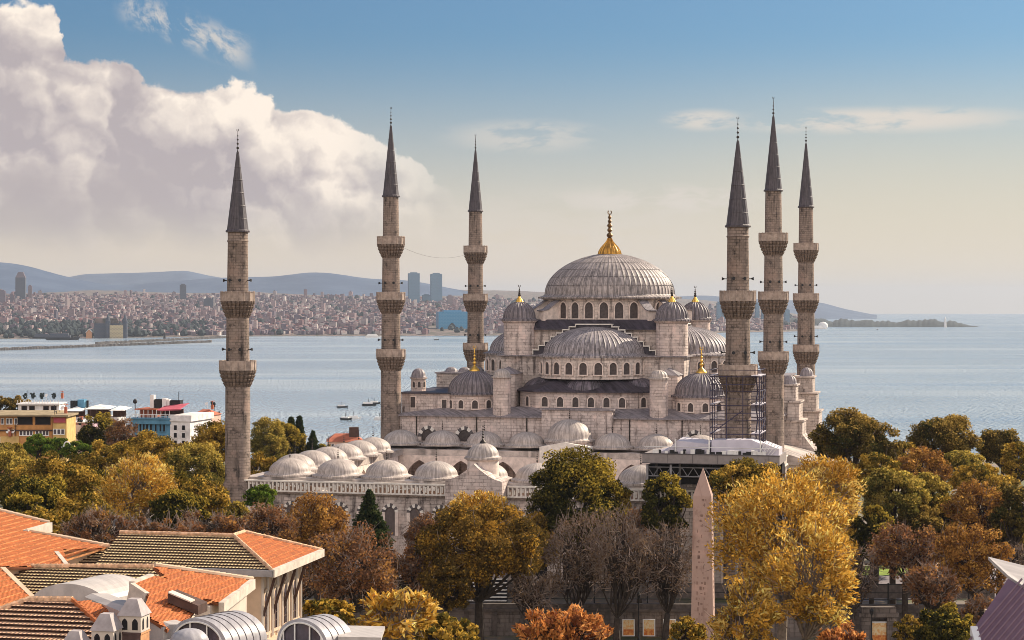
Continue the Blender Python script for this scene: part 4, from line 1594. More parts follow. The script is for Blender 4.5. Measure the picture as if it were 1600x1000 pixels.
b.extr([q + Vector((-1.2, -1.5, 0)), q + Vector((1.2, -1.5, -0.05)), q + Vector((1.2, 1.6, 0.05)), q + Vector((-1.2, 1.6, 0.1))], ZH * 0.2)
b.build('lead_slab', M['vault_lead'], pal)


def chimney(px, py, d, w, lab):
    p = at(px, py, d)
    o = empty('chimney', p, -0.2, lab, 'chimney', 'chimneys of the palace')
    b = MB()
    h = w / 2
    t = h * 0.45
    b.add([(-h * 1.14, -h * 1.14, -0.86), (h * 1.14, -h * 1.14, -0.86), (h * 1.14, h * 1.14, -0.86), (-h * 1.14, h * 1.14, -0.86), (-t, -t, 0), (t, -t, 0), (t, t, 0), (-t, t, 0)],
          [(3, 2, 1, 0), (4, 5, 6, 7), (0, 1, 5, 4), (1, 2, 6, 5), (2, 3, 7, 6), (3, 0, 4, 7)])
    b.build('chimney_cap', M['cap_lead'], o)
    b = MB()
    b.box(-h, h, -h, h, -1.75, -0.861)
    ls = b.build('lantern', M['whitewash'], o)
    for ax in (0, 1):
        for q in (-0.45, 0.45):
            b = MB()
            pts = arch_pts(h * 0.52, 0.4, 0.62, 6, 0.4)
            if ax == 0: b.add([(q * h * 1.05 + x, -h - 0.012, -1.62 + z) for x, z in pts], [tuple(range(len(pts)))])
            else: b.add([(h + 0.012, q * h * 1.05 + x * 0.7, -1.62 + z) for x, z in pts], [tuple(range(len(pts)))])
            b.build('opening', M['void'], ls)
    b = MB()
    b.box(-h * 1.05, h * 1.05, -h * 1.05, h * 1.05, -1.86, -1.751)
    b.box(-h * 0.98, h * 0.98, -h * 0.98, h * 0.98, -6.5, -1.861)
    b.cur = 0
    o2 = b.build('stack', [M['brick_shade']], o)
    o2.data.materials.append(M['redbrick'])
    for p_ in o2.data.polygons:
        if p_.normal.x > 0.5: p_.material_index = 1  # sunlight painted in: right-hand faces take the brighter brick
    return o


chimney(210, 935, 104, 1.26, 'tallest of the three white chimneys on the tiled roof, with brick below its lantern')
chimney(167, 958, 103, 1.24, 'middle of the three white chimneys with pointed openings, on the tiled roof')
chimney(119, 985, 102, 1.22, 'lowest of the three white chimneys, only its cap showing at the bottom edge')

# purple standing seam roof, bottom right corner
kr = empty('metal_roof_house', (0, 0, 0), 0, 'building with a purple standing seam metal roof in the bottom right corner', 'building')
m, b_ = newmat('purple painted sheet')
n_ = noise(objco(), 0.6, 4, 0.6)
setin(b_, 'Base Color', mixc(n_.step(0.3, 0.7), (0.145, 0.08, 0.105), (0.21, 0.125, 0.155)))
setin(b_, 'Roughness', 0.5)
M['purple'] = m
fall = Vector((-0.86, -0.50, 0))
sp_ = Slope(fall, 38, at(1523, 985, 84))
pix = [(1523, 985), (1577, 907), (1660, 962), (1660, 1060), (1530, 1010)]
P = [sp_.hit(*p) for p in pix]
b = MB()
b.extr([p for p in P], sp_.n * 0.12)
rf = b.build('roof', M['purple'], kr)
A0, A1 = P[0], P[1]
b = MB()
up = (P[1] - P[0])
for i in range(1, 16):
    s0 = P[0] + (P[4] - P[0]).normalized() * 0.0 + sp_.along * (-0.36 * i if sp_.along.dot(P[2] - P[1]) < 0 else 0.36 * i)
    b.tube(s0 + sp_.n * 0.15 - sp_.down * -1.0, s0 + sp_.n * 0.15 - sp_.down * (up.length * 1.02), 0.045, 5)
b.build('standing_seam', M['purple'], rf)
strip(P[0] + sp_.n * 0.1, P[4] + sp_.n * 0.1, kr, M['white'], 0.3, 0.25, 'gutter')
w_ = MB()
q1 = sp_.hit(1575, 906)
top_ = [q1 + ZH * 0.05, q1 + (P[2] - P[1]), q1 + (P[2] - P[1]) + Vector((2.5, 3.0, 0.75)), q1 + Vector((-0.25, 2.6, 0.55))]
w_.extr(top_, ZH * 0.15)
w_.build('upper_roof', M['vault_lead'], kr)
w_ = MB()
ctr = P[0] + Vector((2.2, 2.2, 0))
w_.box(ctr.x, ctr.x + 6, ctr.y, ctr.y + 5, GZ, P[0].z - 0.2)
w_.build('wall', M['cream'], kr)

# ------------------------------------------------------------------ precinct wall along the square, railings, panels, lamps
M['wall_grey'] = stone('tree shaded grey wall', (0.20, 0.165, 0.145), (0.06, 0.05, 0.045), stain=0.8)  # tree shade put into the darker wall colour
M['wall_shade'] = plain('tree shaded coping', (0.10, 0.08, 0.07), 0.9, var=0.35)  # darker still, with the same tree shade painted in


def poster_mat(seed):
    m, b = newmat('exhibition picture')
    n = noise(objco(), 2.2, 5, 0.7)
    x, y, z = sep(objco())
    w = noise(comb(x + seed, 0.0, z * 0.7), 3.2, 4, 0.7)
    c = mixc(z.step(0.75, 0.95), mixc(w.step(0.42, 0.6), (0.55, 0.14, 0.025), (0.75, 0.33, 0.08)), mixc(w.step(0.45, 0.6), (0.80, 0.62, 0.36), (0.75, 0.38, 0.12)))
    setin(b, 'Base Color', mixc(n.step(0.6, 0.75) * 0.7, c, (0.08, 0.05, 0.03)))
    setin(b, 'Roughness', 0.5)
    return m


pwl = empty('precinct_wall', at(960, 1000, 229), -0.02, 'low grey stone wall with a coping, running along the square below the courtyard', 'wall')
b = MB()
b.box(-62, 52, 0, 0.9, -0.5, 3.4)
b.build('wall_body', M['wall_grey'], pwl)
b = MB()
b.box(-62.2, 52.2, -0.25, 1.1, 3.401, 3.75)
b.box(-62, 52, 0.1, 0.8, 3.751, 4.3)
b.build('coping', M['wall_shade'], pwl)
b = MB()
for i in range(34):
    x = -62 + 3.4 * i
    b.box(x - 0.3, x + 0.3, -0.2, -0.001, -0.5, 3.4)
b.build('pilaster', M['wall_shade'], pwl)
fence = empty('precinct_fence', at(960, 940, 236), -0.02, 'dark metal fence of grey panels standing behind the low grey wall', 'fence')
for i in range(30):
    x = -52 + 3.3 * i
    b = MB()
    b.box(x - 0.08, x + 0.08, -0.08, 0.08, -4, 2.4)
    b.build('post', M['black'], fence)
    b = MB()
    b.box(x + 0.1, x + 3.2, -0.03, 0.03, 0.5, 2.2)
    b.build('panel', M['wall_shade'], fence)
b = MB()
for z in (0.35, 2.25, 1.2): b.box(-52, 46, -0.05 - 0.004 * z, 0.05 + 0.004 * z, z - 0.05, z + 0.05)
b.build('rail', M['black'], fence)
lbls = ['leftmost of the three orange exhibition pictures on the grey wall', 'middle one of the three orange exhibition pictures on the grey wall', 'rightmost of the three orange exhibition pictures, beside the obelisk']
for i, px in enumerate((982, 1014, 1046)):
    p = at(px, 994, 226.5)
    o = empty('exhibition_panel', p, -0.02, lbls[i], 'picture panel', 'picture panels on the wall')
    b = MB()
    b.box(-0.62, 0.62, -0.02, 0.05, 0.1, 1.92)
    b.build('picture', poster_mat(i * 2.3 + 0.4), o)
    b = MB()
    for x0, x1, z0, z1 in ((-0.74, -0.621, 0, 2.02), (0.621, 0.74, 0, 2.02), (-0.62, 0.62, 0, 0.099), (-0.62, 0.62, 1.921, 2.02)): b.box(x0, x1, -0.06, 0.08, z0, z1)
    b.build('frame', M['white'], o)
# stepped white seats behind the wall on the left, under the brown tree
st_ = empty('stone_steps', at(735, 945, 233), -0.03, 'flight of pale stone steps seen behind the trunk of the brown crowned tree', 'steps')
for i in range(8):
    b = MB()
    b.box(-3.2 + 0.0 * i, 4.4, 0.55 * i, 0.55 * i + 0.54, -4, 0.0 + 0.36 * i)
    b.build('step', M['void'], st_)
    b = MB()
    b.box(-3.2, 4.4, 0.55 * i - 0.06, 0.55 * i + 0.5, 0.001 + 0.36 * i, 0.09 + 0.36 * i)
    b.build('tread', M['white_stone'], st_)
# small gatehouse roof left of it
gh = empty('gatehouse', at(665, 960, 238), -0.06, 'small gatehouse with a pale slab roof on posts under the courtyard wall', 'kiosk')
b = MB()
b.extr([(-4.0, -2.0, 3.9), (3.2, -2.0, 3.6), (3.2, 2.0, 4.0), (-4.0, 2.0, 4.4)], (0, 0, 0.25))
b.build('roof', M['vault_lead'], gh)
b = MB()
b.box(-2.6, 3.0, -1.3, 1.8, -3, 3.55)
b.build('wall', M['wall_grey'], gh)
for x in (-2.0, -0.4, 1.4):
    b = MB()
    b.box(x, x + 0.9, -1.36, -1.301, 0.2, 3.2)
    b.build('door', M['timber'], gh)


def street_lamp(px, py, d, lab, h=None):
    p = at(px, py, d)
    h = p.z - GZ if h is None else h
    o = empty('street_lamp', (p.x, p.y, p.z - h), 0, lab, 'street lamp', 'street lamps')
    b = MB()
    b.lathe([(0.16, 0), (0.14, 0.9), (0.07, 1.1), (0.06, h - 0.9)], 10)
    b.build('lamp_post', M['black'], o, True)
    b = MB()
    b.lathe([(0.10, h - 0.9), (0.24, h - 0.35), (0.24, h - 0.3), (0.12, h - 0.1), (0.02, h)], 8)
    b.build('lantern', M['black'], o)
    return o


street_lamp(998, 925, 224, 'slim black lamp post between the first two orange pictures')
street_lamp(1362, 950, 222, 'black lantern post in front of the small stone portal on the right')
# stone portal at the right with a picture in it
po = empty('stone_portal', at(1374, 1004, 226), 0.0, 'small grey stone portal framing an orange picture, at the bottom right', 'portal')
b = MB()
b.box(-2.2, -0.95, 0, 1.0, -1, 3.0)
b.box(0.95, 2.1, 0, 1.0, -1, 3.0)
b.box(-2.4, 2.3, -0.15, 1.1, 3.001, 3.5)
b.box(-2.1, 2.0, 0.0, 1.0, 3.501, 4.2)
b.build('portal_frame', M['wall_grey'], po)
b = MB()
b.box(-0.9, 0.9, 0.3, 0.4, -0.4, 2.3)
b.build('picture', poster_mat(7.7), po)
b = MB()
b.box(-0.94, 0.94, 0.25, 0.45, 2.301, 2.45)
b.build('lintel', M['white'], po)

# road, lawn and pale paving glimpsed between the trees on the right
def patch(name, quad, mat, lift):
    b = MB()
    vs = []
    for (px, py) in quad:
        d = (EYE - GZ - lift) * F / (py - HY)
        vs.append(((px - HX) / F * d, d, GZ + lift))
    b.add(vs, [tuple(range(len(vs)))])
    return tag(b.build(name, mat), kind='structure')


M['asphalt'] = plain('asphalt', (0.17, 0.145, 0.15), 0.9, var=0.2, scale=0.4)
M['lawn'] = plain('mown lawn', (0.16, 0.22, 0.025), 0.95, var=0.35, scale=0.8)
patch('road', [(1330, 940), (1330, 898), (1700, 892), (1700, 930)], M['asphalt'], 0.03)
patch('lawn', [(1345, 899), (1352, 884), (1425, 884), (1432, 899)], M['lawn'], 0.05)
patch('pavement', [(1430, 896), (1440, 880), (1640, 876), (1640, 890)], M['stone_pale'], 0.04)


# ------------------------------------------------------------------ houses by the water on the left
def house_mat(name, c): return plain(name, c, 0.85, var=0.22, scale=0.6)


def block(name, x0, x1, ytop, ybot, d, depth, mat, lab, cat='house', rz=0.0, group=None):
    """a house front between photo columns x0..x1, roof line at ytop, on the ground; returns the Empty and metres per pixel"""
    p = at((x0 + x1) / 2, ytop, d)
    g = float(ground_z(p.x, p.y)) - 1.5
    k = d / F
    w = (x1 - x0) * k
    o = empty(name, (p.x, p.y, g), rz, lab, cat, group)
    h = p.z - g
    b = MB()
    b.box(-w / 2, w / 2, 0, depth, 0, h)
    b.build('wall', mat, o)
    return o, k, w, h


def wrow(o, k, w, h, ytop, x0, xs, y0, y1, wd, mats, y=-0.02, cx=None):
    global WM
    keep = WM
    WM = mats
    hh_ = (y1 - y0) * k
    windows(o, window_mesh(wd * k, hh_, 0.10, 0.14, rect=True, lattice=False), [((x - x0) * k - w / 2, y, h - (y1 - ytop) * k, -PI / 2) for x in xs])
    WM = keep


WHITEW = [M['white'], M['glass_dark'], M['white'], M['white'], M['seam']]
DARKW = [M['timber'], M['void'], M['timber'], M['white'], M['seam']]
M['ochre'] = house_mat('ochre plaster', (0.50, 0.24, 0.085))
M['yellow'] = house_mat('yellow plaster', (0.56, 0.37, 0.14))
M['pink'] = house_mat('pink plaster', (0.50, 0.33, 0.37))
M['blue'] = house_mat('blue plaster', (0.09, 0.22, 0.33))
M['pale_wall'] = house_mat('off white plaster', (0.66, 0.62, 0.60))
M['peach'] = house_mat('peach plaster', (0.58, 0.38, 0.30))
M['tanroof'] = house_mat('tan sheet roof', (0.30, 0.23, 0.14))
M['awning_red'] = house_mat('red awning', (0.48, 0.10, 0.13))
M['awning_white'] = house_mat('white awning', (0.72, 0.68, 0.64))
M['rust'] = house_mat('rust red roof', (0.36, 0.11, 0.06))

h1, k, w, h = block('townhouse', -40, 82, 650, 720, 432, 10, M['ochre'], 'long orange townhouse with a tan roof and white framed windows, left of the bay', 'house')
wrow(h1, k, w, h, 650, -40, (-34, -26, -18, -10, 4, 12, 17, 25), 654, 662, 3.4, WHITEW)
wrow(h1, k, w, h, 650, -40, (39, 67), 652, 662.5, 22, DARKW)
wrow(h1, k, w, h, 650, -40, (-30, -22, -14, 33, 38.5, 44, 49, 58, 63.5, 69, 74), 673, 680, 3.6, WHITEW)
wrow(h1, k, w, h, 650, -40, (3, 12, 20, 26), 684, 691, 3.6, WHITEW)
b = MB()
b.box(-w / 2 - .2, w / 2 + .3, -1.6, 10.3, h, h + 0.35)
b.extr([(-w / 2 - .2, -1.6, h + .36), (-w / 2 - .2, 10.3, h + .36), (-w / 2 - .2, 10.3, h + .7), (-w / 2 - .2, 4, h + 1.1)], (w + .5, 0, 0))
b.build('roof', M['tanroof'], h1)
b = MB()
b.box(-w / 2, w / 2, -0.35, -0.001, h - 3.4, h - 3.1)
b.build('string_course', M['timber'], h1)
b = MB()
b.box((28 - (-40)) * k - w / 2 - 3.9, (30 + 40) * k - w / 2, -0.3, -0.001, h - 7.0, h - 4.6)
b.build('bay', M['yellow'], h1)
h2, k, w, h = block('townhouse', 82.5, 104, 651, 720, 430, 9, M['yellow'], 'narrow yellow house with a red balcony at the right end of the orange townhouse', 'house')
wrow(h2, k, w, h, 651, 82.5, (86, 92, 98), 671, 678, 4.2, WHITEW)
wrow(h2, k, w, h, 651, 82.5, (93,), 653, 660, 18, [M['rust'], M['awning_red'], M['rust'], M['white'], M['seam']])
b = MB()
b.box(-w / 2 - .2, w / 2 + .6, -1.2, 9.3, h, h + 0.4)
b.build('roof', M['tanroof'], h2)
h3, k, w, h = block('townhouse', 112, 139, 661, 720, 445, 9, M['pink'], 'pink and white house half hidden behind a dark tree', 'house', -0.12)
wrow(h3, k, w, h, 661, 112, (116, 122), 665, 672, 3.5, WHITEW)
wrow(h3, k, w, h, 661, 112, (116, 122, 131), 683, 690, 3, WHITEW)
b = MB()
b.box(-w / 2 - .3, w / 2 + .3, -0.4, 9.2, h, h + 0.3)
b.build('roof', M['pale_wall'], h3)
b = MB()
b.box(-w / 2, 0.2, -0.25, -0.001, 0, h - 0.5)
b.build('bay', M['pale_wall'], h3)
h4, k, w, h = block('roof_restaurant', 100, 184, 652, 720, 470, 10, M['pale_wall'], 'low white building with a canopied roof terrace behind the pink house', 'restaurant')
for i, (xa, xb, zz) in enumerate(((100, 132, 13), (132, 172, 16), (172, 196, 14))):
    b = MB()
    xa_, xb_ = (xa - 100) * k - w / 2, (xb - 100) * k - w / 2
    zt_ = zz * k
    b.add([(xa_, -1, h + zt_ - .5), (xb_, -1, h + zt_ - .5), (xb_, 8, h + zt_ - .2), (xa_, 8, h + zt_ - .2), ((xa_ + xb_) / 2, 3, h + zt_ + .5)], [(0, 1, 4), (1, 2, 4), (2, 3, 4), (3, 0, 4), (3, 2, 1, 0)])
    cn = b.build('canopy', M['awning_white'], h4)
    b = MB()
    for x in np.linspace(xa_ + .2, xb_ - .2, 5): b.tube((x, -0.8, h), (x, -0.8, h + zt_ - .5), 0.08, 5)
    b.box(xa_ + .3, xb_ - .3, 2, 2.2, h, h + zt_ - .6)
    b.build('canopy_frame', M['timber'], cn)
b = MB()
b.box((117 - 100) * k - w / 2, (127 - 100) * k - w / 2, 3, 6, h + 2.2, h + 4.2)
b.build('water_tank', M['blue'], h4)
for x in (104, 108, 112, 129):
    b = MB()
    b.box((x - 100) * k - w / 2, (x + 2.8 - 100) * k - w / 2, 4, 5, h + 1.6, h + 3.9)
    b.build('water_tank', M['black'], h4)
h5, k, w, h = block('hotel', 205, 269, 655, 720, 440, 14, M['blue'], 'blue hotel with a cluttered roof terrace and a red awning, beside the bay', 'hotel', -0.22)
wrow(h5, k, w, h, 655, 205, (213, 218.5, 224, 229.5, 236, 244, 252, 258), 663, 674, 3.2, [M['blue'], M['void'], M['pale_wall'], M['white'], M['seam']])
wrow(h5, k, w, h, 655, 205, (213, 218.5, 224, 229.5, 236, 244, 252, 258), 680, 691, 3.2, [M['blue'], M['void'], M['pale_wall'], M['white'], M['seam']])
b = MB()
b.box(-w / 2 - .4, w / 2 + .2, -0.9, 14.2, h, h + 0.3)
b.box(-w / 2 - .3, w / 2 + .1, -0.6, -0.001, h - 1.1, h - .01)
b.build('cornice', M['blue'], h5)
b = MB()
b.box(w / 2 + 0.002, w / 2 + 4.9, -0.4, 13, 0, h - 0.4)
b.box(w / 2 + 0.002, w / 2 + 5.3, -0.7, 13.3, h - 0.39, h + 1.0)
wg = b.build('white_wing', M['pale_wall'], h5)
WMX = WM
WM = [M['pale_wall'], M['void'], M['white'], M['white'], M['seam']]
windows(wg, window_mesh(0.75, 1.1, 0.1, 0.1, rect=True, lattice=False), [(w / 2 + x, -0.41, h - 2.4 - 1.75 * i, -PI / 2) for i in range(5) for x in (1.3, 3.3)])
WM = WMX
b = MB()      # clutter of the roof terrace
b.box(-w / 2 + 1, -w / 2 + 4.5, 2, 8, h + 0.31, h + 2.0)
b.build('roof_room', M['rust'], h5)
b = MB()
b.box(-w / 2 + .3, 1.0, 0.4, 7.5, h + 2.1, h + 2.35)
b.build('pergola_roof', M['rust'], h5)
b = MB()
for x in np.linspace(-w / 2 + .5, w / 2 - .5, 9): b.box(x - .06, x + .06, 0.3, 0.42, h + .3, h + 2.1)
b.box(-w / 2, w / 2 + 4.8, -0.3, -0.2, h + 1.05, h + 1.15)
for x in np.linspace(-w / 2, w / 2 + 4.8, 28): b.box(x - .03, x + .03, -0.3, -0.22, h + .3, h + 1.05)
b.build('terrace_frame', M['white'], h5)
for q0, q1, qz in ((2.6, 3.5, 5.4), (5.6, 6.7, 4.6), (6.9, 7.4, 4.4)):
    b = MB()
    b.box(-w / 2 + q0, -w / 2 + q1, 4, 5.1, h + 2.36, h + qz)
    b.build('roof_stack', M['white'], h5)
b = MB()
b.box(-w / 2 + 3.6, -w / 2 + 5.5, 4.2, 6, h + 2.4, h + 4.4)
b.box(-w / 2 + 7.5, -w / 2 + 10, 4.2, 6, h + 2.4, h + 4.2)
b.tube((-w / 2 + 9.6, 4.3, h + 4), (-w / 2 + 9.6, 4.3, h + 6.2), 0.06, 5)
b.tube((-w / 2 + 0.2, 1, h + 2), (-w / 2 + 0.2, 1, h + 3.6), 0.1, 5)
b.ball((-w / 2 + 0.2, 1, h + 4.0), 0.55, 8, 6)
b.build('roof_plant', M['black'], h5)
b = MB()
b.add([(w / 2 - 3.2, -0.2, h + 2.2), (w / 2 + 2.6, -0.2, h + 2.5), (w / 2 + 2.8, 4.5, h + 3.6), (w / 2 - 3.2, 4.5, h + 3.0)], [(0, 1, 2, 3)])
b.extr([(w / 2 - 3.2, -0.2, h + 1.9), (w / 2 + 2.6, -0.2, h + 2.2), (w / 2 + 2.6, -0.2, h + 2.5), (w / 2 - 3.2, -0.2, h + 2.2)], (0, 0.08, 0))
b.build('awning', M['awning_red'], h5)
b = MB()
b.box(-w / 2 + 1, w / 2, 7.5, 7.7, h + .3, h + 2.0)
b.build('back_screen', M['timber'], h5)
h6, k, w, h = block('townhouse', 300, 325, 650, 720, 455, 9, M['peach'], 'peach house with a red roof between the blue hotel and the leftmost minaret', 'house', -0.2)
wrow(h6, k, w, h, 650, 300, (304, 309, 315, 320), 654, 660, 2.8, WHITEW)
wrow(h6, k, w, h, 650, 300, (304, 309, 315, 320), 665, 671, 2.8, WHITEW)
b = MB()
b.add([(-w / 2 - .3, -.4, h), (w / 2 + .3, -.4, h), (w / 2 + .3, 9.3, h), (-w / 2 - .3, 9.3, h), (-w / 2 + 1, 4, h + 1.4), (w / 2 - 1, 4, h + 1.4)], [(3, 2, 1, 0), (0, 1, 5, 4), (1, 2, 5), (2, 3, 4, 5), (3, 0, 4)])
b.build('roof', M['rust'], h6)
h7, k, w, h = block('townhouse', 28, 92, 632, 700, 505, 8, M['pale_wall'], 'white flat roofed house behind the orange townhouse, plants along its terrace', 'house')
wrow(h7, k, w, h, 632, 28, (38, 50, 72, 84), 635, 642, 7, DARKW)
b = MB()
b.box(-w / 2 - .3, w / 2 + .3, -0.8, 8.3, h, h + 0.3)
for x in np.linspace(-w / 2, w / 2, 16): b.box(x, x + .12, -.5, -.4, h + .3, h + 1.2)
b.build('roof', M['pale_wall'], h7)
h8, k, w, h = block('townhouse', 512, 566, 690, 720, 500, 9, M['peach'], 'low red roofed house by the water just beyond the courtyard domes', 'house', 0.1)
b = MB()
b.add([(-w / 2 - .3, -.4, h), (w / 2 + .3, -.4, h), (w / 2 + .3, 9.3, h), (-w / 2 - .3, 9.3, h), (-w / 2 + 2, 4, h + 1.9), (w / 2 - 2, 4, h + 1.9)], [(3, 2, 1, 0), (0, 1, 5, 4), (1, 2, 5), (2, 3, 4, 5), (3, 0, 4)])
b.build('roof', M['rust'], h8)
b = MB()
b.box(w / 2 - 3.4, w / 2 - 0.9, 2, 4, h + 0.4, h + 3.6)
b.build('chimney', M['timber'], h8)
wrow(h8, k, w, h, 690, 512, (520, 530, 540, 550), 694, 700, 4, WHITEW)
rq = random.Random(8)
for hs, n_ in ((h1, 9), (h2, 3), (h7, 8), (h3, 3), (h6, 3)):
    bb = [v.co for v in hs.children[0].data.vertices]
    w_, t_, dp_ = max(v.x for v in bb), max(v.z for v in bb), max(v.y for v in bb)
    for i in range(n_):
        x, y = rq.uniform(-w_, w_) * 0.92, rq.uniform(0.5, dp_ - 0.5)
        b = MB()
        kind = rq.choice(('aerial', 'flue', 'plant_tub', 'satellite_dish'))
        if kind == 'aerial':
            q = t_ + rq.uniform(1.6, 2.8)
            b.tube((x, y, t_), (x, y, q), 0.05, 5)
            for e in range(3): b.tube((x - 0.4, y, q - 0.25 * e), (x + 0.4, y, q - 0.25 * e), 0.03, 4)
            mt = M['black']
        elif kind == 'flue':
            b.box(x - 0.3, x + 0.3, y - 0.3, y + 0.3, t_, t_ + rq.uniform(1.0, 1.8))
            b.box(x - 0.4, x + 0.4, y - 0.4, y + 0.4, t_ + 1.9, t_ + 2.05)
            b.tube((x, y, t_ + 1), (x, y, t_ + 1.95), 0.1, 5)
            mt = M['rust']
        elif kind == 'plant_tub':
            for e in range(14): b.ball((x + rq.uniform(-.5, .5), y + rq.uniform(-.4, .4), t_ + rq.uniform(.5, 1.4)), rq.uniform(0.18, 0.34), 6, 4)
            b.lathe([(0.35, t_), (0.45, t_ + 0.6)], 8, x, y)
            mt = M['pinewood']
        else:
            b.tube((x, y, t_), (x, y, t_ + 1.0), 0.05, 5)
            b.tube((x, y - 0.1, t_ + 1.0), (x - 0.1, y - 0.35, t_ + 1.15), 0.08, 10, 0.5)
            mt = M['white']
        b.build(kind, mt, hs)
tn = empty('tent_pavilion', at(140, 722, 385), 0.2, 'white pyramid roofed tent among the trees below the houses', 'tent')
b = MB()
b.add([(-2.6, -2.2, 0.2), (2.6, -2.2, 0.2), (2.6, 2.2, 0.2), (-2.6, 2.2, 0.2), (0.3, 0, 2.0)], [(3, 2, 1, 0), (0, 1, 4), (1, 2, 4), (2, 3, 4), (3, 0, 4)])
b.build('tent_roof', M['awning_white'], tn)
gz_ = GZ - tn.location.z
for x in (-2.4, 2.4):
    for y in (-2, 2):
        b = MB()
        b.tube((x, y, gz_), (x, y, 0.25), 0.08, 6)
        b.build('pole', M['white'], tn)
p = at(110, 690, 372)
lp = empty('street_lamp', (p.x, p.y, GZ), 0, 'tall curved white lamp post among trees in front of the pink house', 'street lamp', 'street lamps')
hL = p.z - GZ
b = MB()
b.lathe([(0.16, 0), (0.13, hL - 1.0)], 8)
for i in range(8):
    a0, a1 = PI * i / 8, PI * (i + 1) / 8
    b.tube((-0.65 + 0.65 * math.cos(a0), 0, hL - 1 + 1.0 * math.sin(a0)), (-0.65 + 0.65 * math.cos(a1), 0, hL - 1 + 1.0 * math.sin(a1)), 0.13, 6)
b.build('lamp_post', M['white'], lp)
b = MB()
b.box(-1.75, -1.1, -0.2, 0.2, hL - 1.2, hL - 0.98)
b.build('lamp_head', M['grey_metal'], lp)

# ------------------------------------------------------------------ the city across the water
def bwin(name, c, c2):
    """far apartment block: walls with rows of windows"""
    m, b = newmat(name)
    co = objco()
    x, y, z = sep(co)
    fac, tone = brickfac(comb(x + y, z, 0.0), 3.4, 3.1, 0.62)
    geo = S.nt.nodes.new('ShaderNodeNewGeometry')
    rnd = S(geo.outputs['Random Per Island'])
    nz = sep(S(geo.outputs['Normal']))[2]
    base = mixc(rnd.step(0.15, 0.85), c, c2)
    base = mixc((1 - fac) * 0.55, base, (0.09, 0.08, 0.09))
    base = mixc(nz.step(0.3, 0.5), base, mixc(rnd.step(0.3, 0.7), (0.17, 0.06, 0.055), (0.22, 0.16, 0.165)))
    setin(b, 'Base Color', base)
    setin(b, 'Roughness', 0.9)
    return m


BM = [bwin('pale city block', (0.42, 0.33, 0.31), (0.12, 0.075, 0.09)), bwin('pinkish city block', (0.20, 0.10, 0.105), (0.34, 0.24, 0.24)), bwin('grey city block', (0.07, 0.06, 0.09), (0.16, 0.12, 0.15)),
      bwin('mixed city block', (0.74, 0.66, 0.60), (0.09, 0.055, 0.075))]
rng = np.random.RandomState(4)


def house_geo(b, x, y, z, w, d, h, a, hip):
    c, s = math.cos(a), math.sin(a)
    P = [(x + px * c - py * s, y + px * s + py * c) for px, py in ((-w / 2, -d / 2), (w / 2, -d / 2), (w / 2, d / 2), (-w / 2, d / 2))]
    vs = [(px, py, z - 4) for px, py in P] + [(px, py, z + h) for px, py in P]
    fs = [(0, 1, 5, 4), (1, 2, 6, 5), (2, 3, 7, 6), (3, 0, 4, 7)]
    if hip:
        vs += [(x, y, z + h + w * 0.22)]
        fs += [(4, 5, 8), (5, 6, 8), (6, 7, 8), (7, 4, 8)]
    else: fs += [(4, 5, 6, 7)]
    b.add(vs, fs)


def city_spot():
    while True:
        px = rng.uniform(-160, 1250)
        if 800 < px < 1060 and rng.rand() < 0.8: continue
        d0 = float(np.interp(px, SHX, SHD))
        t = 40 + 3650 * rng.rand() ** 1.15
        if 668 < px < 742 and t < 600: continue
        if px < 190 and t < 640 and rng.rand() < 0.85: continue     # the wooded bank
        d = d0 + t
        if rng.rand() > np.interp(px, [0, 800, 1250], [1, 0.8, 0.55]): continue
        return px, d, t


stuff = MB()
for i in range(15000):
    px, d, t = city_spot()
    x = (px - HX) / F * d
    z = float(far_z(px, d))
    w_, dd_ = rng.uniform(6, 13), rng.uniform(6, 12)
    hgt = rng.gamma(3.5, 1.6) + 3
    if rng.rand() < 0.05: hgt *= 1.9
    hgt *= np.interp(px, [0, 900, 1240], [1, 0.95, 0.6])
    stuff.cur = rng.randint(0, 4)
    house_geo(stuff, x, d, z, w_, dd_, hgt, rng.uniform(-0.6, 0.6), rng.rand() < 0.45)
tag(stuff.build('city_blocks', BM), 'dense mass of pale and pinkish buildings covering the far shore', 'city', kind='stuff')
# the larger blocks one can pick out, each its own
protos = []
KIND = [('pale', 'pale flat roofed apartment block in the crowd of the far shore city'), ('pinkish', 'pinkish apartment block in the crowd of the far shore city'),
        ('grey', 'grey apartment block in the crowd of the far shore city'), ('mixed', 'pale brown apartment block in the crowd of the far shore city')]
for q in range(4):
    b = MB()
    b.box(-10, 10, -8, 8, 0, 24)
    o = b.build('apartment_block', BM[q])
    tag(o, KIND[q][1], 'apartment block', KIND[q][0] + ' apartment blocks on the far shore')
    b = MB()
    b.box(-3, 3, -3, 3, 24.01, 27)
    b.build('stair_head', BM[2], o)
    protos.append(o)
first = [True] * 4
for i in range(240):
    px, d, t = city_spot()
    x = (px - HX) / F * d
    z = float(far_z(px, d))
    q = rng.randint(0, 4)
    o = protos[q] if first[q] else copy_tree(protos[q])
    first[q] = False
    o.location = (x, d, z - 3)
    o.rotation_euler = (0, 0, rng.uniform(-0.5, 0.5))
    s = rng.uniform(0.5, 1.0)
    o.scale = (s, s, rng.uniform(0.45, 1.35) * np.interp(px, [0, 900, 1240], [1, 1, 0.7]))
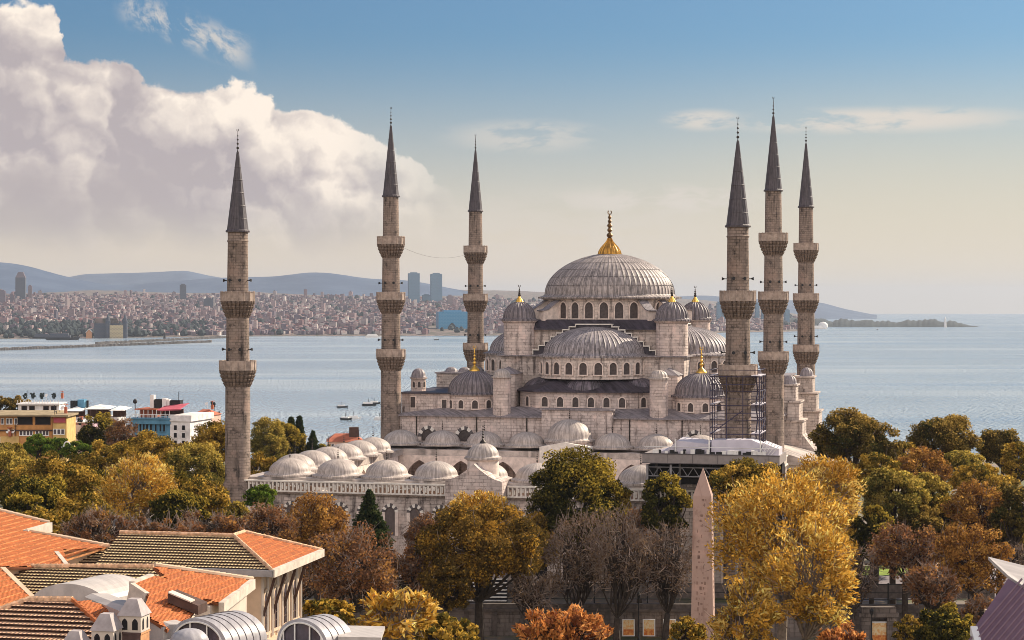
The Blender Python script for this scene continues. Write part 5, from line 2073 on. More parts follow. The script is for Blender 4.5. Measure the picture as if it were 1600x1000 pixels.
# trees between them: wooded bank on the left and dots of green
b = MB()
for i in range(1500):
    if i < 900:
        px = rng.uniform(-150, 330)
        t = rng.uniform(20, 760)
    else:
        px = rng.uniform(-150, 1250)
        t = rng.uniform(10, 3600)
    d = float(np.interp(px, SHX, SHD)) + t
    r = rng.uniform(5, 13)
    x, z = (px - HX) / F * d, float(far_z(px, d))
    prof = [(r * 0.5, z - 2), (r, z + r * 0.5), (r * rng.uniform(.5, .9), z + r * 1.1), (r * 0.2, z + r * rng.uniform(1.3, 1.7))]
    b.lathe(prof, 6, x, d, cap=False)
tag(b.build('far_woods', M['pinewood']), 'dark trees scattered between the buildings of the far shore', 'trees', kind='stuff')


def tower(px0, px1, py, d, mat, lab, name='tower_block', cap=False, depth=None, cat='tower'):
    x0, x1 = (px0 - HX) / F * d, (px1 - HX) / F * d
    px = (px0 + px1) / 2
    z0 = float(far_z(px, d)) - 5
    zt = EYE - (py - HY) / F * d
    w_ = x1 - x0
    dp = depth or w_
    o = empty(name, ((x0 + x1) / 2, d, z0), 0.15, lab, cat)
    b = MB()
    hh = zt - z0
    if cap: b.prism([(-w_ / 2, -dp / 2), (w_ / 2, -dp / 2), (w_ / 2, dp / 2), (-w_ / 2, dp / 2)], 0, 0, [hh * 0.82] * 4)
    else: b.box(-w_ / 2, w_ / 2, -dp / 2, dp / 2, 0, hh)
    b.build('tower_body', mat, o)
    b = MB()
    if cap:
        b.add([(-w_ / 2, -dp / 2, hh * .8201), (w_ / 2, -dp / 2, hh * .8201), (w_ / 2, dp / 2, hh * .8201), (-w_ / 2, dp / 2, hh * .8201), (-w_ / 4, -dp / 4, hh), (w_ / 4, -dp / 4, hh), (w_ / 4, dp / 4, hh), (-w_ / 4, dp / 4, hh)],
              [(0, 1, 5, 4), (1, 2, 6, 5), (2, 3, 7, 6), (3, 0, 4, 7), (4, 5, 6, 7)])
    else: b.box(-w_ * .3, w_ * .3, -dp * .3, dp * .3, hh + .01, hh + 4)
    b.build('tower_top', mat, o)
    return o


M['glass_blue'] = bwin('blue glass tower', (0.10, 0.20, 0.30), (0.12, 0.24, 0.34))
M['glass_grey'] = bwin('dark glass tower', (0.03, 0.045, 0.07), (0.04, 0.055, 0.08))
m, b_ = newmat('bright blue cladding')
x_, y_, z_ = sep(objco())
f_, t_ = brickfac(comb(x_ + y_, z_, 0.0), 9.0, 4.0, 0.5)
setin(b_, 'Base Color', mixc(f_ * 0.5, (0.015, 0.20, 0.37), (0.10, 0.30, 0.45)))
setin(b_, 'Roughness', 0.4)
M['cube_blue'] = m
tower(25, 40, 425, 7400, M['glass_grey'], 'lone dark tower with a tapered top on the far shore at the left', cap=True)
tower(638, 655, 427, 7900, M['glass_blue'], 'left one of the twin tall blue towers on the far shore')
tower(673, 690, 428, 7900, M['glass_blue'], 'right one of the twin tall blue towers on the far shore')
tower(660, 672, 461, 7950, M['glass_blue'], 'short blue block standing between the twin tall towers')
tower(281, 291, 445, 7600, M['glass_grey'], 'slim dark tower rising above the far city left of the first minaret')
tower(318, 333, 467, 6900, M['glass_grey'], 'squat grey block close to the left of the first minaret, far shore')
tower(699, 707, 462, 7600, BM[0], 'thin pale tower to the right of the twin towers, far shore')
tower(683, 729, 487, 5350, M['cube_blue'], 'big bright blue box shaped building near the far waterline', 'office_block', depth=70, cat='office block')
tower(44, 50, 447, 7500, BM[0], 'thin pale tower beside the lone dark tower, far shore')
tower(0, 9, 455, 7000, BM[2], 'grey block at the left edge of the far city')
for i, px in enumerate((1120, 1128, 1180, 1190, 1226)):
    tower(px, px + (7, 8, 6, 9, 7)[i], (473, 478, 474, 482, 484)[i], 6900, M['glass_blue'],
          ['tallest pale blue block behind the scaffolded minaret, far shore', 'lower pale blue block behind the scaffolded minaret, far shore', 'slim bluish tower seen between the right hand minarets', 'wide bluish block seen between the right hand minarets', 'low bluish block left of the rightmost minaret'][i])

# waterfront station, harbour things
stn = empty('railway_station', at(178, 530, 4560), 0.2, 'dark waterfront station building with corner turrets and one sunlit front', 'station')
b = MB()
b.box(-46, 12, -14, 30, -6, 38)
b.build('wing', M['glass_grey'], stn)
b = MB()
b.box(-14, 24, -24, 20, -6, 34)
b.build('front', bwin('sunlit stone front', (0.50, 0.40, 0.22), (0.52, 0.42, 0.24)), stn)  # sunlit side put into its pale colour, beside the dark wing
for x in (-14, 26):
    b = MB()
    b.lathe([(6, -6), (6, 44), (0.2, 62)], 10, x, -20)
    b.build('turret', M['glass_grey'], stn)
b = MB()
b.extr([(-46, -14, 38.1), (12, -14, 38.1), (8, -14, 50), (-42, -14, 50)], (0, 44, 0))
b.build('roof', M['slope'], stn)
ws_ = empty('boathouse', at(139, 528, 4540), 0.1, 'small orange gabled boathouse on the far waterline beside the dark station', 'boathouse')
b = MB()
b.extr([(-7, 0, -4), (7, 0, -4), (7, 0, 12), (0, 0, 20), (-7, 0, 12)], (0, 16, 0))
b.build('wall', M['redbrick'], ws_)
b = MB()
b.extr([(-8, -1, 12.6), (0, -1, 20.8), (0, -1, 22.2), (-8, -1, 14)], (0, 18, 0))
b.extr([(8, -1, 12.6), (8, -1, 14), (0.02, -1, 22.2), (0.02, -1, 20.8)], (0, 18, 0))
b.build('roof', M['white'], ws_)

sea_z = lambda d: -d * d / (2 * RE)
M['rock'] = plain('breakwater rock', (0.10, 0.09, 0.085), 0.95, var=0.5, scale=0.08)


def breakwater(p0, p1, lab, w=16, h=5):
    rr = random.Random(p0[0])
    b = MB()
    n = 170
    def P(f):
        px, py = p0[0] + (p1[0] - p0[0]) * f, p0[1] + (p1[1] - p0[1]) * f
        d = EYE * F / (py - HY)
        d = (EYE - sea_z(d)) * F / (py - HY)
        return Vector(((px - HX) / F * d, d, sea_z(d)))
    A, B = P(0), P(1)
    for i in range(n):
        q = A.lerp(B, i / n)
        L = (B - A).length / n
        b.prism([(q.x, q.y - w / 2), (q.x + L, q.y - w / 2 + (B - A).y / n), (q.x + L, q.y + w / 2 + (B - A).y / n), (q.x, q.y + w / 2)], q.z - 3, 0, [q.z + h * rr.uniform(.5, 1.1) for _ in range(4)])
    tag(b.build('breakwater', M['rock']), lab, 'breakwater')


breakwater((-40, 549), (328, 535), 'near breakwater of dark rocks in the bay at the left')
breakwater((150, 538), (352, 528), 'far breakwater of dark rocks, closer to the station')
b = MB()
q = at(257, 529, 4300)
b.lathe([(3, sea_z(4300) - 1), (2.4, 8), (2.4, 14), (0.3, 17)], 10, q.x, q.y)
tag(b.build('beacon', M['black']), 'dark beacon on the far breakwater in the bay', 'beacon')
lh = at(1473, 508, 6900)
b = MB()
b.lathe([(5, -6), (3.4, 24), (4.2, 24.5), (4.2, 27), (2, 27.2), (2, 31), (0.2, 34)], 12, lh.x, lh.y - 40)
tag(b.build('lighthouse', M['white']), 'slim white lighthouse on the wooded headland at the right', 'lighthouse')
b = MB()
q = at(1286, 507, 6850)
b.lathe([(17, sea_z(6850)), (17, 4), (15, 10), (9, 14), (0.3, 16)], 20, q.x, q.y)
tag(b.build('domed_hall', M['white'], None, True), 'white shallow domed hall at the foot of the wooded headland', 'hall')


def vessel(px, py, L, lab, hull, top, rz=0.0, decks=2, cat='ferry', group=None):
    d = (EYE - 2) * F / (py - HY)
    d = (EYE - sea_z(d)) * F / (py - HY)
    o = empty('boat' if cat == 'boat' else 'ferry', ((px - HX) / F * d, d, sea_z(d)), rz, lab, cat, group)
    b = MB()
    w_ = L * (0.26 if cat == 'boat' else 0.16)
    hh = L * (0.13 if cat == 'boat' else 0.07)
    deck = [(-L / 2, -w_ / 2), (L * .28, -w_ / 2), (L / 2, 0), (L * .28, w_ / 2), (-L / 2, w_ / 2)]
    keel = [(x * .88, y * .7) for x, y in deck]
    n = 5
    vs = [(x, y, -0.6) for x, y in keel] + [(x, y, hh * (1.0 if i != 2 else 1.5)) for i, (x, y) in enumerate(deck)]
    b.add(vs, [tuple(range(n - 1, -1, -1)), tuple(range(n, 2 * n))] + [(i, (i + 1) % n, n + (i + 1) % n, n + i) for i in range(n)])
    b.build('hull', hull, o)
    b = MB()
    z = hh + 0.01
    for k in range(decks):
        l0, l1 = -L * (0.40 - 0.05 * k), L * (0.22 - 0.06 * k)
        b.box(l0, l1, -w_ * .38, w_ * .38, z, z + hh * .85)
        z += hh * .85 + 0.01
    b.build('cabin', top, o)
    b = MB()
    b.tube((-L * .05, 0, z), (-L * .07, 0, z + L * (.3 if cat == 'boat' else .09)), L * .012 + 0.05, 5)
    b.build('mast' if cat == 'boat' else 'funnel', M['black'], o)
    return o


for px, py, L, lab, hm, rz in ((535, 637, 9, 'dark fishing boat left of the tall minaret, farthest out of its small cluster', M['black'], 0.3), (541, 656, 9, 'small dark boat nearest to the houses, left of the tall minaret', M['black'], -0.4),
                               (554, 655, 10, 'white boat with a dark hull beside another small boat in the bay', M['white'], 0.2), (577, 634, 12, 'longest dark boat of those close to the tall minaret', M['black'], 0.1),
                               (586, 631, 9, 'small dark boat touching the edge of the tall minaret', M['black'], 0.0), (336, 646, 8, 'small dark boat just left of the leftmost minaret', M['black'], 0.5),
                               (594, 656, 9, 'white boat close by the foot of the tall minaret', M['white'], -0.2), (682, 531, 12, 'tiny dark boat far out below the blue box building', M['black'], 0.0),
                               (1371, 515, 14, 'tiny dark boat alone below the wooded headland', M['black'], 1.2)):
    vessel(px, py, L, lab, hm, M['white'], rz, 1, 'boat', 'small boats in the bay')
for px, py, L, lab, hm in ((445, 523, 70, 'long dark hulled ship moored at the far shore, right of the first minaret', M['black']), (480, 522, 50, 'dark ship moored along the far shore, middle of its row', M['glass_grey']),
                           (546, 524, 60, 'blue hulled ship moored by the far shore in front of white cranes', M['blue']), (584, 527, 44, 'white ship lying just left of the tall minaret, far shore', M['white']),
                           (70, 529, 60, 'dark ship moored on the wooded bank, left', M['black']), (98, 531, 80, 'long black ship moored beside the small orange boathouse', M['black']),
                           (1279, 514, 60, 'white ferry passing right of the rightmost minaret', M['white']), (350, 527, 30, 'white motor yacht touching the first minaret, far water', M['white'])):
    vessel(px, py, L, lab, hm, M['white'] if px > 300 else M['glass_grey'], 0.05, 2, 'ferry', 'ships on the far water')


# ------------------------------------------------------------------ trees
m = bpy.data.materials.new('foliage')
m.use_nodes = True
S.nt = m.node_tree
m.node_tree.nodes.clear()
at_ = m.node_tree.nodes.new('ShaderNodeAttribute')
at_.attribute_name = 'leaf_colour'
lc = S(at_.outputs['Color'])
df = m.node_tree.nodes.new('ShaderNodeBsdfDiffuse')
tr = m.node_tree.nodes.new('ShaderNodeBsdfTranslucent')
mx_ = m.node_tree.nodes.new('ShaderNodeMixShader')
mx_.inputs[0].default_value = 0.42
ou = m.node_tree.nodes.new('ShaderNodeOutputMaterial')
S.nt.links.new(lc.k, df.inputs['Color'])
S.nt.links.new(lc.k, tr.inputs['Color'])
S.nt.links.new(df.outputs[0], mx_.inputs[1])
S.nt.links.new(tr.outputs[0], mx_.inputs[2])
S.nt.links.new(mx_.outputs[0], ou.inputs['Surface'])
M['leaf'] = m
M['bark'] = plain('bark', (0.045, 0.033, 0.026), 0.95, var=0.4, scale=2.0)
M['bark_pale'] = plain('pale bark', (0.16, 0.125, 0.095), 0.95, var=0.4, scale=2.0)
M['twig'] = plain('bare twigs', (0.19, 0.138, 0.11), 0.95, var=0.4, scale=1.0)


def leaf_mesh(name, C, Nn, size, aspect, colr, rng, lean=None):
    n = len(C)
    r = rng.normal(size=(n, 3))
    if lean is not None: r = np.cross(Nn, lean + rng.normal(size=(n, 3)) * 0.45)
    t = np.cross(Nn, r)
    t /= np.linalg.norm(t, axis=1, keepdims=True) + 1e-9
    bb = np.cross(Nn, t)
    L = (size * aspect ** 0.5)[:, None] * t * 0.5
    Wd = (size / aspect ** 0.5)[:, None] * bb * 0.5
    V_ = np.stack([C - L, C + Wd, C + L, C - Wd], 1).reshape(-1, 3).astype(np.float32)
    me = bpy.data.meshes.new(name)
    me.vertices.add(4 * n)
    me.vertices.foreach_set('co', V_.ravel())
    me.loops.add(4 * n)
    me.loops.foreach_set('vertex_index', np.arange(4 * n, dtype=np.int32))
    me.polygons.add(n)
    me.polygons.foreach_set('loop_start', np.arange(0, 4 * n, 4, dtype=np.int32))
    a = me.attributes.new('leaf_colour', 'FLOAT_COLOR', 'FACE')
    a.data.foreach_set('color', np.concatenate([colr, np.ones((n, 1))], 1).astype(np.float32).ravel())
    me.materials.append(M['leaf'])
    me.update(calc_edges=True)
    return me


def bez(p, q, r, n=6):
    return [(1 - t) ** 2 * p + 2 * t * (1 - t) * q + t * t * r for t in np.linspace(0, 1, n)]


def limb(b, pts, r0, r1, n=6):
    k = len(pts) - 1
    for i in range(k):
        b.tube(pts[i], pts[i + 1], r0 + (r1 - r0) * i / k, n, r0 + (r1 - r0) * (i + 1) / k)


# palettes: leaf colours with weights; density of leaves; twig count; leaf size and shape
Y1, Y2, Y3 = (0.66, 0.38, 0.065), (0.80, 0.55, 0.16), (0.40, 0.21, 0.03)
KINDS = {
    'yellow': dict(pal=[(Y1, 4), (Y2, 3), (Y3, 2), ((0.30, 0.18, 0.03), 1)], dens=0.58, leaf=0.27, asp=3.2, twigs=301),
    'gold_olive': dict(pal=[((0.40, 0.25, 0.04), 3), ((0.56, 0.36, 0.07), 2.4), ((0.17, 0.125, 0.025), 3), ((0.10, 0.085, 0.02), 1.4)], dens=1.1, leaf=0.27, asp=1.6, twigs=30),
    'brown_gold': dict(pal=[((0.20, 0.12, 0.03), 3), ((0.11, 0.075, 0.022), 3), ((0.40, 0.22, 0.035), 2), ((0.55, 0.32, 0.05), 1)], dens=1.15, leaf=0.25, asp=1.6, twigs=120),
    'olive': dict(tip=((0.44, 0.32, 0.06), (0.54, 0.39, 0.09)), pal=[((0.25, 0.205, 0.05), 3), ((0.13, 0.12, 0.03), 3), ((0.36, 0.26, 0.06), 2)], dens=1.2, leaf=0.27, asp=1.5, twigs=20),
    'dark': dict(tip=((0.34, 0.25, 0.04), (0.46, 0.32, 0.05)), pal=[((0.04, 0.042, 0.014), 4), ((0.075, 0.07, 0.018), 3), ((0.15, 0.12, 0.025), 1.2)], dens=1.35, leaf=0.27, asp=1.5, twigs=10),
    'dark_brown': dict(tip=((0.32, 0.21, 0.05), (0.42, 0.28, 0.07)), pal=[((0.10, 0.075, 0.025), 4), ((0.17, 0.12, 0.03), 3), ((0.06, 0.06, 0.018), 2)], dens=1.25, leaf=0.27, asp=1.5, twigs=20),
    'green': dict(pal=[((0.11, 0.17, 0.025), 3), ((0.20, 0.24, 0.035), 2), ((0.05, 0.09, 0.015), 2)], dens=1.3, leaf=0.3, asp=1.8, twigs=0),
    'orange': dict(pal=[((0.40, 0.20, 0.05), 3), ((0.52, 0.29, 0.07), 2), ((0.22, 0.105, 0.035), 3)], dens=0.75, leaf=0.25, asp=1.6, twigs=420),
    'russet': dict(pal=[((0.26, 0.12, 0.055), 3), ((0.17, 0.085, 0.045), 3), ((0.40, 0.20, 0.06), 1.3), ((0.30, 0.18, 0.11), 1)], dens=0.42, leaf=0.24, asp=1.6, twigs=800),
    'bare': dict(pal=[((0.20, 0.13, 0.08), 3), ((0.12, 0.075, 0.05), 3)], dens=0.07, leaf=0.22, asp=1.8, twigs=760),
    'rust_bush': dict(pal=[((0.50, 0.20, 0.055), 3), ((0.62, 0.30, 0.10), 2), ((0.28, 0.10, 0.04), 2)], dens=1.0, leaf=0.34, asp=2.6, twigs=200),
}


def tree(px, top, width, bottom, d, kind, lab, seed, name='tree', cat='tree', group=None, trunk=True, squash=1.0, dens=1.0, leafk=1.0, fork=0.45, pale=None):
    pale = kind == 'yellow' if pale is None else pale
    """a broad-leaved tree whose crown spans the given photo columns and rows at distance d"""
    K = KINDS[kind]
    rng = np.random.RandomState(seed)
    k = d / F
    rx = width * k / 2
    zt = EYE - (top - HY) * k
    zb = EYE - (bottom - HY) * k
    x0, y0 = (px - HX) * k, d
    g = float(ground_z(x0, y0))
    zb = max(zb, g + 0.3)
    zc, rz = (zt + zb) / 2, (zt - zb) / 2
    o = empty(name, (x0, y0, g), 0, lab, cat, group)
    ctr = np.array([0, 0, zc - g])
    rad = np.array([rx, rx * squash * 0.92, rz])
    # lumpy shell of leaf clumps
    ncl = int(70 + 2.2 * rx * rz)
    u = rng.normal(size=(ncl * 3, 3))
    u /= np.linalg.norm(u, axis=1, keepdims=True)
    u = u[u[:, 2] > -0.72][:ncl]
    f1, f2 = rng.normal(size=3) * 2.2, rng.normal(size=3) * 3.6
    lump = 1 + 0.15 * np.sin(u @ f1 + 1.0) + 0.14 * np.sin(u @ f2 + 2.0)
    fr = rng.uniform(0.42, 0.95, len(u)) ** 0.75
    cl = ctr + u * rad * np.minimum(lump * fr, 0.93)[:, None]
    cr = rng.uniform(0.11, 0.25, len(u)) * min(rx, rz * 1.15) * 1.15
    pal = np.array([p[0] for p in K['pal']])
    w = np.array([p[1] for p in K['pal']], float)
    w /= w.sum()
    ci = rng.choice(len(pal), len(u), p=w)
    ls = K['leaf'] * leafk
    area = 4 * PI * ((rx * rx + 2 * rx * rz) / 3)
    N_ = int(min(64000, K['dens'] * dens * 5.2 * area / (ls * ls)))
    wi = cr ** 2
    wi /= wi.sum()
    which = rng.choice(len(u), N_, p=wi)
    v = rng.normal(size=(N_, 3))
    v /= np.linalg.norm(v, axis=1, keepdims=True)
    rr = rng.uniform(0, 1, N_) ** 0.45
    P = cl[which] + v * (cr[which] * rr)[:, None] * np.array([1, 1, 0.8])
    nn = v * 0.5 + (P - ctr) / rad * 0.35 + rng.normal(size=(N_, 3)) * 0.75
    nn /= np.linalg.norm(nn, axis=1, keepdims=True)
    own = rng.choice(len(pal), N_, p=w)
    cc = np.where(rng.uniform(size=N_)[:, None] < 0.6, pal[ci[which]], pal[own])
    cc = cc * (1.02 * rng.uniform(0.5, 1.38, (N_, 1)))
    if 'tip' in K:      # autumn gold laid where sun falls: painted light on upper, outer, right sprays
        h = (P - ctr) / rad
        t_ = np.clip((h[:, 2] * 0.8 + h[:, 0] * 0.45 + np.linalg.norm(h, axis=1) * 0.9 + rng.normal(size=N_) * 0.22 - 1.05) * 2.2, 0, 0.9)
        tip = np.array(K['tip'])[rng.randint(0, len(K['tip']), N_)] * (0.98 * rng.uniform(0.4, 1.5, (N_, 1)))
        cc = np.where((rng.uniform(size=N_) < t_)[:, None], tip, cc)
    sz = ls * rng.uniform(0.6, 1.35, N_)
    me = leaf_mesh('crown', P, nn, sz, K['asp'], np.clip(cc, 0, 0.85), rng, (P - ctr) / rad + np.array([0, 0, 0.35]) if K['asp'] > 2.2 else None)
    c = bpy.data.objects.new('crown', me)
    COL.objects.link(c)
    c.parent = o
    # trunk and limbs
    if trunk:
        if kind == 'bare' or px == 750: fork = 0.30
        b = MB()
        hb = zb - g
        fk = np.array([rng.uniform(-.4, .4), 0, max(0.8, hb + rz * 2 * (fork - 0.4))])
        r0 = 0.05 * rx + 0.16
        limb(b, bez(np.zeros(3), np.array([rng.uniform(-.5, .5), 0, fk[2] * .5]), fk, 5), r0 * 1.25, r0 * 0.85, 8)
        order = np.argsort(-cr)
        thin = K['twigs'] > 300
        for j in (order[:16] if not thin else rng.permutation(len(cl))[:13]):
            e = cl[j]
            mid = fk * 0.45 + e * 0.55
            mid[2] = fk[2] + (e[2] - fk[2]) * 0.30
            mid += rng.normal(size=3) * 0.05 * rx
            pts = bez(fk, mid, e, 7)
            limb(b, pts, r0 * (0.30 if thin else 0.5), 0.05, 6)
            for q in range(9 if thin else 3):
                s0 = pts[rng.randint(2, 6)]
                e2 = cl[rng.randint(len(cl))] * (0.6 if thin else 0.45) + e * (0.4 if thin else 0.55)
                limb(b, bez(s0, (s0 + e2) / 2 + np.array([0, 0, -0.04 * rx]), e2, 4), r0 * 0.16, 0.03, 5)
        b.build('trunk', M['bark_pale'] if pale else M['bark'], o)
        if K['twigs']:
            b = MB()
            nt_ = int(K['twigs'] * min(2.2, max(0.5, rx * rz / 30)))
            for q in range(nt_):
                j = rng.randint(len(cl))
                s0 = cl[j] + rng.normal(size=3) * cr[j] * 0.45
                out_ = (s0 - ctr) / rad
                dv = out_ * 0.8 + rng.normal(size=3) * 0.55 + np.array([0, 0, 0.45])
                dv /= np.linalg.norm(dv)
                L_ = rng.uniform(0.7, 2.6) * (0.6 + 0.08 * rx)
                b.tube(s0 - dv * L_ * .5, s0 + dv * L_ * .5, 0.045, 3, 0.016)
            tag(b.build('twigs', M['twig'], o), kind='stuff')
    return o


def conifer(px, top, width, bottom, d, lab, seed, col=((0.022, 0.035, 0.017), (0.04, 0.058, 0.022), (0.07, 0.08, 0.03)), name='conifer', cat='conifer', upright=False, group=None):
    rng = np.random.RandomState(seed)
    k = d / F
    R0 = width * k / 2
    zt, zb = EYE - (top - HY) * k, EYE - (bottom - HY) * k
    x0 = (px - HX) * k
    g = float(ground_z(x0, d))
    o = empty(name, (x0, d, g), 0, lab, cat, group)
    H = zt - zb
    pal = np.array(col)
    C, Nn, cc = [], [], []
    nb = 170
    b = MB()
    b.tube((0, 0, 0), (0, 0, zt - g - 0.2), 0.28, 7, 0.03)
    for i in range(nb):
        f = (i / nb) ** 0.8
        z = zb - g + H * f * 0.97
        r = R0 * ((1 - f) ** (0.5 if upright else 0.85)) * rng.uniform(0.72, 1.1) + 0.05
        a = rng.uniform(0, 2 * PI)
        dirv = np.array([math.cos(a), math.sin(a), 1.6 if upright else rng.uniform(-0.25, 0.1)])
        n_ = int(50 + 190 * (r / R0))
        t = rng.uniform(0.1, 1, n_) ** 0.7
        base = np.array([0, 0, z])
        P = base + t[:, None] * dirv * r + rng.normal(size=(n_, 3)) * (0.10 + 0.10 * r) * np.array([1, 1, 0.55])
        C.append(P)
        q = rng.normal(size=(n_, 3)) + np.array([0, 0, 0.6])
        Nn.append(q / np.linalg.norm(q, axis=1, keepdims=True))
        cc.append(pal[rng.randint(0, len(pal), n_)] * rng.uniform(.7, 1.3, (n_, 1)))
        b.tube(base, base + dirv * r * 0.8, 0.05, 4, 0.02)
    C, Nn, cc = np.concatenate(C), np.concatenate(Nn), np.concatenate(cc)
    me = leaf_mesh('crown', C, Nn, rng.uniform(0.2, 0.42, len(C)), 2.6, cc, rng)
    c = bpy.data.objects.new('crown', me)
    COL.objects.link(c)
    c.parent = o
    b.build('trunk', M['bark'], o)
    return o


